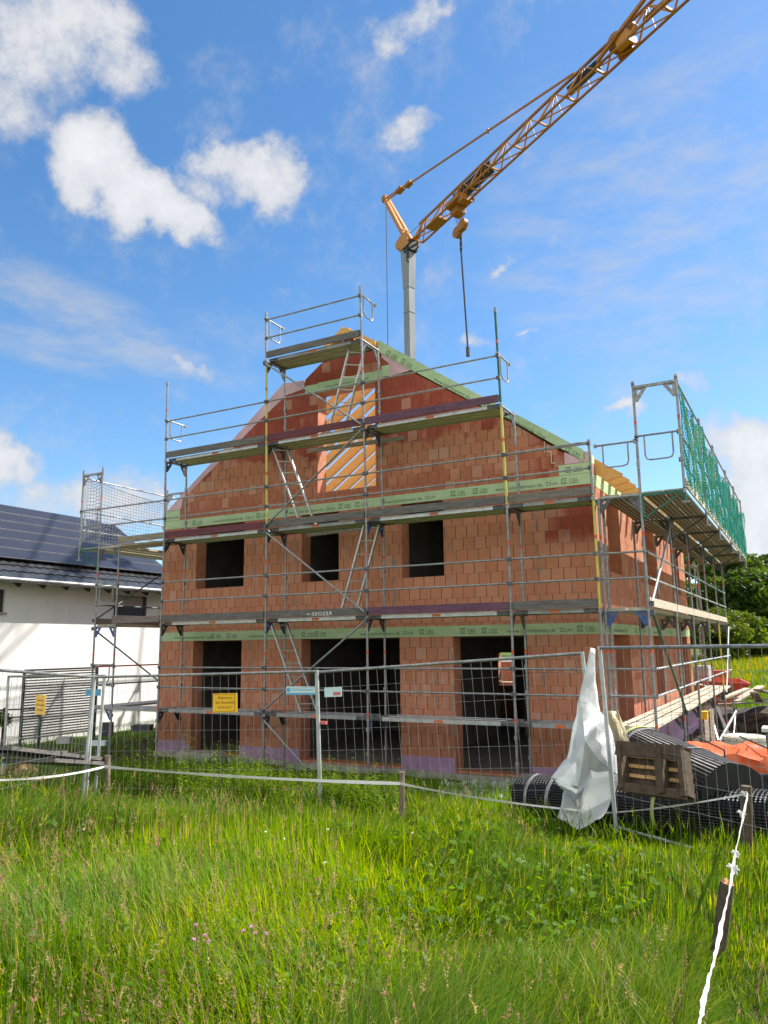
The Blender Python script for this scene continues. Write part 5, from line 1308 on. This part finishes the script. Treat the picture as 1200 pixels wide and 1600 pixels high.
for (px_, py_, D_, d_, mt, lab) in ((101,1157,19.5,(.3,.2,.12),'concrete','pale lump of debris in front of the slat screen'),(155,1162,19,(.30,.15,.08),'signpale','pale blue container in the grass before the scaffold'),(222,1138,20,(.45,.3,.12),'dark','dark box near the foot of the left scaffold'),(166,1140,21,(.28,.25,.3),'dark','dark bucket behind the leaning fence posts')):
    c = atD(px_, py_, D_); m = MB(); m.box(c, d_, Matrix.Rotation(.5,3,'Z')); m.box(c+UP*(d_[2]/2+.012), (d_[0]*1.05, d_[1]*1.05, .02), Matrix.Rotation(.5,3,'Z')); put(m.build('site_box', M[mt], None, False, c), lab, 'box')
p0, p1 = onY(288,1172,.6), onY(345,1176,.6); m = MB(); m.bb((p0.x, .35, g1(p0.x,.4)-.05), (p1.x, .75, p0.z)); put(m.build('concrete_step', M['concrete'], None, False, p0), 'low concrete step below the left doorway', 'step')

# ------------------------------------------------------------------ trees
def tree(name, x, y, h, rx_, label, cat, seed, n, leaf, c_lo, c_hi, trunk=True, group=None, zlow=.2, lobes=16):
    rn = np.random.default_rng(seed); z0 = g1(x, y)
    t = thing(name, (x, y, z0), label, cat, group)
    cen = []
    for k in range(lobes):
        a = rn.uniform(0, 2*np.pi); q = rn.uniform(0,1)**.6; zz = rn.uniform(zlow, .93); env = math.sin(math.pi*min(1, max(.06, (zz-zlow+.1)/(1.08-zlow))))**.6
        cen.append((math.cos(a)*q*rx_*env*.8, math.sin(a)*q*rx_*env*.8, zz*h, rn.uniform(.24,.42)*rx_*(.55+.6*env)))
    cen = np.array(cen)
    pick = rn.integers(0, lobes, n); d = rn.normal(size=(n,3)); d /= np.linalg.norm(d, axis=1)[:,None]
    rr = (rn.uniform(0,1,n)**.45)[:,None]*cen[pick,3][:,None]
    wob = 1+.25*np.sin(d[:,[0]]*9+pick[:,None])*np.sin(d[:,[2]]*7)
    c = cen[pick,:3] + d*rr*wob*np.array([1,1,.8]); c[:,2] = np.maximum(c[:,2], h*zlow*.4)
    nr = d*.6+rn.normal(size=(n,3))*.7+np.array([0,0,.4]); nr /= np.linalg.norm(nr, axis=1)[:,None]
    a = np.cross(nr, rn.normal(size=(n,3))); a /= np.linalg.norm(a, axis=1)[:,None]; b = np.cross(nr, a)
    s = (leaf*rn.uniform(.6,1.3,n))[:,None]
    v = np.stack([c-a*s, c+b*s*.5+nr*s*.12, c+a*s, c-b*s*.5+nr*s*.12], 1).reshape(-1,3)
    tone = np.clip(rn.normal(.5,.22,n)+.25*(rn.uniform(size=lobes)[pick]-.5), 0, 1)[:,None]
    col = np.array(c_lo)*(1-tone)+np.array(c_hi)*tone
    o = np_mesh('crown', v, np.arange(4*n).reshape(n,4), M['leaf'], np.repeat(col, 4, 0)); o.parent = t
    if trunk:
        m = MB(); p = Vector((x,y,z0-.2)); top = Vector((x+.1*rx_, y, z0+h*.7)); r = .035*h*.5
        m.path([p, p.lerp(top,.3)+Vector((.05*h*.1,0,0)), p.lerp(top,.65), top], [r*1.25, r*.9, r*.6, r*.2], 9)
        for k in range(7):
            q = rn.integers(0, lobes); e = Vector(cen[q,:3])+Vector((x,y,z0)); st = p.lerp(top, rn.uniform(.3,.7)); m.path([st, st.lerp(e,.5)+UP*.1*h*.2, e], [r*.45, r*.3, r*.08], 6)
        m.build('trunk', M['bark'], t, True)
    return t
dk, lt = (.030,.068,.012), (.095,.165,.028)
def tp2(px_, D): q = atD(px_, 1010, D); return q.x, q.y
TR = [('leafy_tree',1098,50,7.1,2.6,'dark leafy tree directly behind the flank scaffold tubes',11,15000,.17,dk,lt),
      ('leafy_tree',1150,56,7.3,3.4,'tall green tree right of the flank scaffold with uneven top',12,24000,.18,dk,lt),
      ('leafy_tree',1205,60,7.2,4.0,'broad tree cut by the right picture edge',13,22000,.19,dk,(.085,.15,.026)),
      ('leafy_tree',1180,50,5.2,2.8,'darkest lower tree in front of the tall ones at right',14,17000,.16,(.024,.055,.010),(.068,.125,.022)),
      ('leafy_tree',1262,64,7.5,4.5,'tree standing outside beyond the right picture edge',15,9000,.2,dk,lt),
      ('leafy_tree',1040,66,7.0,4.,'tree hidden mostly by the house corner',16,9000,.2,dk,lt)]
for (nm, px_, D, h, r_, lab, sd2, n, lf, a_, b_) in TR:
    D, h, r_, lf = D*1.42, h*1.36, r_*1.38, lf*1.28
    x, y = tp2(px_, D); tree(nm, x, y, h, r_, lab, 'tree', sd2, n, lf, a_, b_, True, 'trees beyond the meadow')
for (px_, D, h, r_, lab, sd2) in ((1098,42,2.3,1.7,'yellow-green bush behind the flank scaffold end',21),(1150,43,2.6,1.9,'bright bush below the tall trees',22),(1128,44,2.9,1.5,'taller bright bush between its neighbours',23),(1190,46,1.6,1.5,'low bush at the right edge of the meadow',24)):
    D, h, r_ = D*1.48, h*1.38, r_*1.45
    x, y = tp2(px_, D); tree('bush', x, y, h, r_, lab, 'bush', sd2, 7000, .14, (.045,.085,.012), (.13,.19,.03), False, 'bushes by the meadow', .05, 12)
x, y = tp2(-10, 22.); tree('bush', x, y+.3, 1.5, .5, 'pale green shrub at the left edge before the white wall', 'bush', 31, 1500, .06, (.06,.11,.02), (.16,.22,.05), False, None, .05, 8)
for k, (x, y, h) in enumerate(((-40,40,9),(-60,30,11),(-30,60,10),(-75,5,10),(30,60,10),(48,40,9))):
    tree('leafy_tree', x, y, h, h*.45, ['round tree','wide tree','tall tree','old tree','lone tree','field tree'][k]+' far off outside the picture beyond the site', 'tree', 40+k, 4000, .3, dk, lt, True, 'trees beyond the meadow')

# ------------------------------------------------------------------ grass
def blades(name, x, y, h, wd, bend, az, cols, label, zoff=0., segs=3):
    n = len(x); z = gz(x, y)+zoff
    u = np.stack([np.cos(az), np.sin(az), np.zeros(n)], 1); s = np.stack([-np.sin(az), np.cos(az), np.zeros(n)], 1)
    base_ = np.stack([x, y, z], 1); vs = []
    for k in range(segs):
        q = k/segs; w = wd*(1-.25*q)
        c = base_ + u*(bend*h*q**2)[:,None] + np.array([0,0,1])*(h*(q-.22*bend*q**2))[:,None]
        vs += [c-s*w[:,None]/2, c+s*w[:,None]/2]
    vs.append(base_ + u*(bend*h)[:,None] + np.array([0,0,1])*(h*(1-.22*bend))[:,None])
    nv = 2*segs+1
    V = np.stack(vs, 1).reshape(-1,3); b = (np.arange(n)*nv)[:,None]
    F = []
    for k in range(segs-1): F.append(np.concatenate([b+2*k, b+2*k+1, b+2*k+3], 1)); F.append(np.concatenate([b+2*k, b+2*k+3, b+2*k+2], 1))
    F.append(np.concatenate([b+2*segs-2, b+2*segs-1, b+2*segs], 1))
    F = np.stack(F, 1).reshape(-1,3)
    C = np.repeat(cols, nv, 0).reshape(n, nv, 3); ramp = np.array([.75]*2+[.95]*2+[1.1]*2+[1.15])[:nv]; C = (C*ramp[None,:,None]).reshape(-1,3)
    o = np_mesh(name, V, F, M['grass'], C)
    return put(o, label, None, None, 'stuff')
def vnoise(x, y, f, s=0):
    r = np.random.default_rng(99+s); t = 0
    for k in range(5):
        a = r.uniform(0, 2*np.pi); ff = f*r.uniform(.6,1.7); t = t+np.sin((x*np.cos(a)+y*np.sin(a))*ff+r.uniform(0,6))
    return t/5
def region(n, dmin, dmax, half=33, ybound=-.9, xlim=None, power=1.):
    # sector in front of the viewpoint's side of the meadow, denser nearby
    r = dmin*(dmax/dmin)**rng.uniform(0,1,n)**power
    a = R(-28.7)+np.radians(rng.uniform(-half, half, n))
    x, y = CAM.x+r*np.sin(a), CAM.y+r*np.cos(a)
    k = y < ybound
    return x[k], y[k], r[k]
def tall(x, y):           # meadow height field: lush strip at right is short, worn ground at far right
    cx = (x-CAM.x)*_r.x+(y-CAM.y)*_r.y; cf = (x-CAM.x)*_f.x+(y-CAM.y)*_f.y
    lat = cx/np.maximum(cf, .5)
    t = .44-.20*sst(.0, .28, lat) + .15*vnoise(x, y, 1.6) + .08*vnoise(x, y, 4.3, 2) + .06*sst(-.1,-.5,lat)
    t = t*(1-.70*sst(.345, .40, lat)*sst(6.6,5.4,cf))*(1-.40*sst(7.8, 9.6, cf)*sst(-.45,-.2,lat)*(lat < .3))
    return np.clip(t, .05, .7), lat, cf
x, y, r = region(210000, 2.3, 11.8)
T, lat, cf = tall(x, y); n = len(x)
pt = vnoise(x, y, 1.1, 3); pt2 = vnoise(x, y, 3.5, 5)
keep = rng.uniform(0,1,n) < np.clip(.85+.3*pt2, .35, 1)*(1-.75*sst(.42,.48,lat)*sst(6.2,5.0,cf)*(pt2 < .2))
x, y, r, T, lat, cf, pt, pt2 = [q[keep] for q in (x, y, r, T, lat, cf, pt, pt2)]; n = len(x)
h = T*rng.uniform(.35,1.25,n); wd = .0048*np.clip(r/4.2, .9, 2.0)*rng.uniform(.7,1.5,n)*np.where(rng.uniform(0,1,n) < .10, 1.9, 1.)
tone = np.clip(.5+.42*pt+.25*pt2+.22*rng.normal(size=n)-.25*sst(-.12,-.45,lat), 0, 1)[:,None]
cA, cB, cY, cD = np.array([.044,.116,.007]), np.array([.145,.268,.012]), np.array([.30,.34,.035]), np.array([.32,.25,.12])
col = cA*(1-tone)+cB*tone; yv = (rng.uniform(0,1,n) < .10+.10*(pt2 > .2))[:,None]; col = np.where(yv, cY*rng.uniform(.7,1.2,(n,1)), col)
dv = (rng.uniform(0,1,n) < .05+.3*sst(.42,.48,lat)*sst(6.2,5,cf))[:,None]; col = np.where(dv, cD*rng.uniform(.7,1.2,(n,1)), col)
azf = 2.6*vnoise(x,y,.9,61)+1.6*vnoise(x,y,2.6,62)+rng.normal(0,.8,n)
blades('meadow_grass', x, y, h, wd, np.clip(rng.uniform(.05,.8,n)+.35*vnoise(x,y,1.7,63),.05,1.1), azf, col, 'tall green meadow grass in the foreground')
# flowering stems with seed heads
x, y, r = region(2500, 2.6, 11.5); T, lat, cf = tall(x, y); k = (rng.uniform(0,1,len(x)) < np.clip(.55-1.1*lat,.05,.9)*(vnoise(x,y,1.3,8) > -.25)); x, y, r, T = x[k], y[k], r[k], T[k]; n = len(x)
hh = np.clip(T*1.45+rng.normal(0,.08,n), .25, .95); az = rng.uniform(0,2*np.pi,n); bd = rng.uniform(.08,.35,n)
stc = np.array([.24,.22,.09])*rng.uniform(.6,1.2,(n,1))
blades('flowering_stems', x, y, hh, np.full(n,.0028)*np.clip(r/4.5,.9,2.), bd, az, stc, 'pale flowering grass stems above the meadow')
z = gz(x, y); tipx = x+np.cos(az)*bd*hh; tipy = y+np.sin(az)*bd*hh; tipz = z+hh*(1-.22*bd)
m_ = 16; N_ = n*m_
al = rng.uniform(0,1,N_); ii = np.repeat(np.arange(n), m_); ln_ = np.repeat(rng.uniform(.05,.13,n), m_)
c = np.stack([tipx[ii]-np.cos(az[ii])*.3*ln_*al, tipy[ii]-np.sin(az[ii])*.3*ln_*al, tipz[ii]-ln_*al], 1)
dr = rng.normal(size=(N_,3)); dr[:,2] = np.abs(dr[:,2])*.9; dr /= np.linalg.norm(dr,axis=1)[:,None]; rad = np.repeat(rng.uniform(.006,.022,n), m_)*(.35+al)
pz = rng.normal(size=(N_,3)); sd_ = np.cross(dr, pz); sd_ /= np.linalg.norm(sd_,axis=1)[:,None]
sz = (.0028*np.clip(r[ii]/4.5,.9,2.0))[:,None]
V = np.stack([c-sd_*sz, c+sd_*sz, c+dr*rad[:,None]], 1).reshape(-1,3)
hc = np.where((rng.uniform(0,1,n) < .45)[:,None], np.array([.33,.21,.13]), np.array([.38,.31,.15]))*rng.uniform(.7,1.25,(n,1))
o = np_mesh('seed_heads', V, np.arange(3*N_).reshape(N_,3), M['grass'], np.repeat(hc[ii],3,0)); put(o, 'brownish seed heads of the meadow grass', None, None, 'stuff')
# clover and herb leaves low in the meadow
x, y, r = region(26000, 2.4, 9.5); k = vnoise(x,y,2.1,11) > -.05; x, y, r = x[k], y[k], r[k]; T, lat, cf = tall(x, y); n = len(x)
cz = gz(x, y)+T*rng.uniform(.25,.85,n); s = (rng.uniform(.012,.030,n)*np.clip(r/4,.9,1.7))[:,None]
nr = rng.normal(size=(n,3))*.5+np.array([0,0,1.]); nr /= np.linalg.norm(nr,axis=1)[:,None]; a = np.cross(nr, rng.normal(size=(n,3))); a /= np.linalg.norm(a,axis=1)[:,None]; b = np.cross(nr,a); c = np.stack([x,y,cz],1)
V = np.stack([c-a*s, c+b*s*.7, c+a*s, c-b*s*.7],1).reshape(-1,3); lc = np.array([.07,.145,.010])*rng.uniform(.6,1.7,(n,1))
o = np_mesh('herb_leaves', V, np.arange(4*n).reshape(n,4), M['grass'], np.repeat(lc,4,0)); put(o, 'small round herb leaves low in the meadow', None, None, 'stuff')
# weeds along the fence and before the facade
def weeds(name, xs, ys, hs, label, leafs, c0, c1, seed):
    rn = np.random.default_rng(seed); n = len(xs); m2 = leafs; N2 = n*m2; ii = np.repeat(np.arange(n), m2)
    f = rn.uniform(.12,1,N2); az = rn.uniform(0,2*np.pi,N2); z = gz(xs, ys)
    lean = rn.normal(0,.12,(n,2))
    c = np.stack([xs[ii]+lean[ii,0]*f*hs[ii], ys[ii]+lean[ii,1]*f*hs[ii], z[ii]+f*hs[ii]], 1)
    L2 = (.055*(1.15-f)*rn.uniform(.6,1.6,N2)+.016)[:,None]
    d = np.stack([np.cos(az), np.sin(az), rn.uniform(-.3,.5,N2)], 1); d /= np.linalg.norm(d,axis=1)[:,None]; s = np.cross(d,[0,0,1.]); s /= np.linalg.norm(s,axis=1)[:,None]
    V = np.stack([c, c+d*L2*.5+s*L2*.28, c+d*L2*1.1-np.array([0,0,.2])*L2, c+d*L2*.5-s*L2*.28],1).reshape(-1,3)
    tn = np.clip(rn.normal(.5,.25,N2),0,1)[:,None]; col = np.array(c0)*(1-tn)+np.array(c1)*tn
    o = np_mesh(name, V, np.arange(4*N2).reshape(N2,4), M['grass'], np.repeat(col,4,0)); put(o, label, None, None, 'stuff')
    blades(name+'_stems', xs, ys, hs, np.full(n,.007), np.abs(rn.normal(0,.15,n)), rn.uniform(0,6.28,n), np.tile(np.array([.07,.10,.02]),(n,1)), 'stems of the weeds by the fence')
rn = np.random.default_rng(77)
n = 1500; q = rn.uniform(-.35,1.08,n); xs = -1.5-3.25*q+rn.normal(0,.12,n); ys = -4.45-.98*q+rn.normal(-.05,.28,n)+.38*sst(.62,.85,q); k = vnoise(xs,ys,2.3,27) > -.32; xs, ys, q = xs[k], ys[k], q[k]
dx_, dy_ = s2b.x-s1b.x, s2b.y-s1b.y; sd2_ = (dx_*(ys-s1b.y)-dy_*(xs-s1b.x))/math.hypot(dx_, dy_); k = sd2_ > .16+.1*rn.uniform(0,1,len(xs)); xs, ys, q = xs[k], ys[k], q[k]
hs = np.clip(rn.normal(.60,.17,len(xs))+.20*vnoise(xs,ys,2.6,28)+.16*sst(.25,.8,q)-.22*sst(.1,-.2,q), .12, 1.1)
weeds('fence_weeds', xs, ys, hs, 'tall sunlit leafy weeds growing through the mesh fence', 26, (.07,.15,.010), (.20,.33,.022), 6)
n = 1500; xs = rn.uniform(-9,1.2,n); ys = np.where(rn.uniform(0,1,n) < .7, rn.normal(-3.7,.5,n), rn.uniform(-4.6,-.8,n)); k = (vnoise(xs,ys,1.7,21) > -.18); xs, ys = xs[k], ys[k]
hs = np.clip(rn.normal(.38,.15,len(xs))+.18*vnoise(xs,ys,2.2,4)+.08*(xs < -1.8)-.2*(xs > -.6), .1, .8)
weeds('weeds', xs, ys, hs, 'leafy weeds along the site fence', 26, (.07,.14,.010), (.21,.32,.022), 5)
n = 46000; xs = rn.uniform(-13,5.5,n); ys = rn.uniform(-5.2,-.2,n); k = (vnoise(xs,ys,1.4,31) > -.5+sst(-2.,-.3,ys)*.9); xs, ys = xs[k], ys[k]; n = len(xs)
tn = np.clip(rn.normal(.5,.25,n),0,1)[:,None]
blades('fence_grass', xs, ys, np.clip(rn.normal(.26,.1,n),.06,.6), np.full(n,.0085)*rn.uniform(.7,1.4,n), rn.uniform(.1,.8,n), rn.uniform(0,6.28,n), cA*(1-tn)+cB*tn, 'grass between the site fence and the house')
n = 16000; xs = rn.uniform(-24,-10.2,n); ys = rn.uniform(-9,9,n); k = xs > -14.9; xs, ys = xs[k], ys[k]; n = len(xs); tn = rn.uniform(0,1,(n,1))
blades('side_grass', xs, ys, np.clip(rn.normal(.25,.1,n),.06,.6), np.full(n,.011), rn.uniform(.1,.8,n), rn.uniform(0,6.28,n), cA*(1-tn)+cB*tn, 'grass between the two houses')
n = 85000; xs = rn.uniform(-4,24,n); ys = 17+44*rn.uniform(0,1,n)**1.1; tn = rn.uniform(0,1,(n,1)); col = cA*(1-tn)+cB*tn
yl = ((rn.uniform(0,1,n) < .24*sst(24,34,ys)) & (vnoise(xs,ys,.9,41) > -.3))[:,None]; col = np.where(yl, np.array([.55,.42,.02]), col)
blades('flower_meadow', xs, ys, np.clip(rn.normal(.35,.1,n),.1,.7), np.full(n,.022), rn.uniform(.1,.6,n), rn.uniform(0,6.28,n), col, 'yellow flowering meadow beyond the pit', 0., 2)
n = 9000; q = rn.normal(size=(n,2))*.3; xs = HEAP.location.x+q[:,0]*.9; ys = HEAP.location.y+q[:,1]*.7; rr = np.hypot(q[:,0],q[:,1]); 
blades('hay_blades', xs, ys, rn.uniform(.05,.14,n), np.full(n,.006), rn.uniform(.6,1.6,n), rn.uniform(0,6.28,n), np.array([.34,.21,.085])*rn.uniform(.6,1.4,(n,1)), 'dry cut grass blades on the brown heap', .30*np.clip(1-rr/.75,0,1))
# single blossoms one can point at
M['cloverpink'] = pm('clover_pink', (.50,.22,.36), (.62,.36,.48), 30, .8, 0, .3); M['petal'] = pm('white_petal', (.74,.74,.70), (.80,.80,.77), 20, .7, 0, 0)
fl = [(303,1468,0),(320,1462,0),(325,1472,0),(380,1455,0),(392,1448,0),(399,1459,0),(416,1459,0),(306,1446,0),(415,1300,1),(444,1311,1),(512,1296,1),(644,1302,1),(844,1292,1),(846,1304,1),(131,1290,1),(508,1348,1),(874,1294,1)]
for i, (px_, py_, w_) in enumerate(fl):
    z = .75
    for _ in range(6): p = onZ(px_, py_, z); z = g1(p.x,p.y)+float(tall(np.array([p.x]),np.array([p.y]))[0][0])*(.95)
    p.z = z; gp = Vector((p.x+.02, p.y+.02, g1(p.x,p.y)))
    D = math.hypot(p.x-CAM.x,p.y-CAM.y)
    t = thing('clover_flower' if not w_ else 'white_flower', gp, 'round pink clover head low in the meadow at the middle left' if not w_ else 'tiny white blossom standing in the meadow grass', 'flower', 'pink clover flowers' if not w_ else 'white meadow flowers')
    m = MB(); m.path([gp, gp.lerp(p,.5)+Vector((.01,0,0)), p], .0018, 4); m.build('stem', M['bark'], t)
    m = MB(); r_ = .011 if not w_ else .010
    for k in range(26):
        v = Vector((rn.normal(), rn.normal(), rn.normal()*.6+.4)).normalized(); m.path([p, p+v*r_], [.0035,.0012], 4)
    m.build('blossom', M['cloverpink'] if not w_ else M['petal'], t)
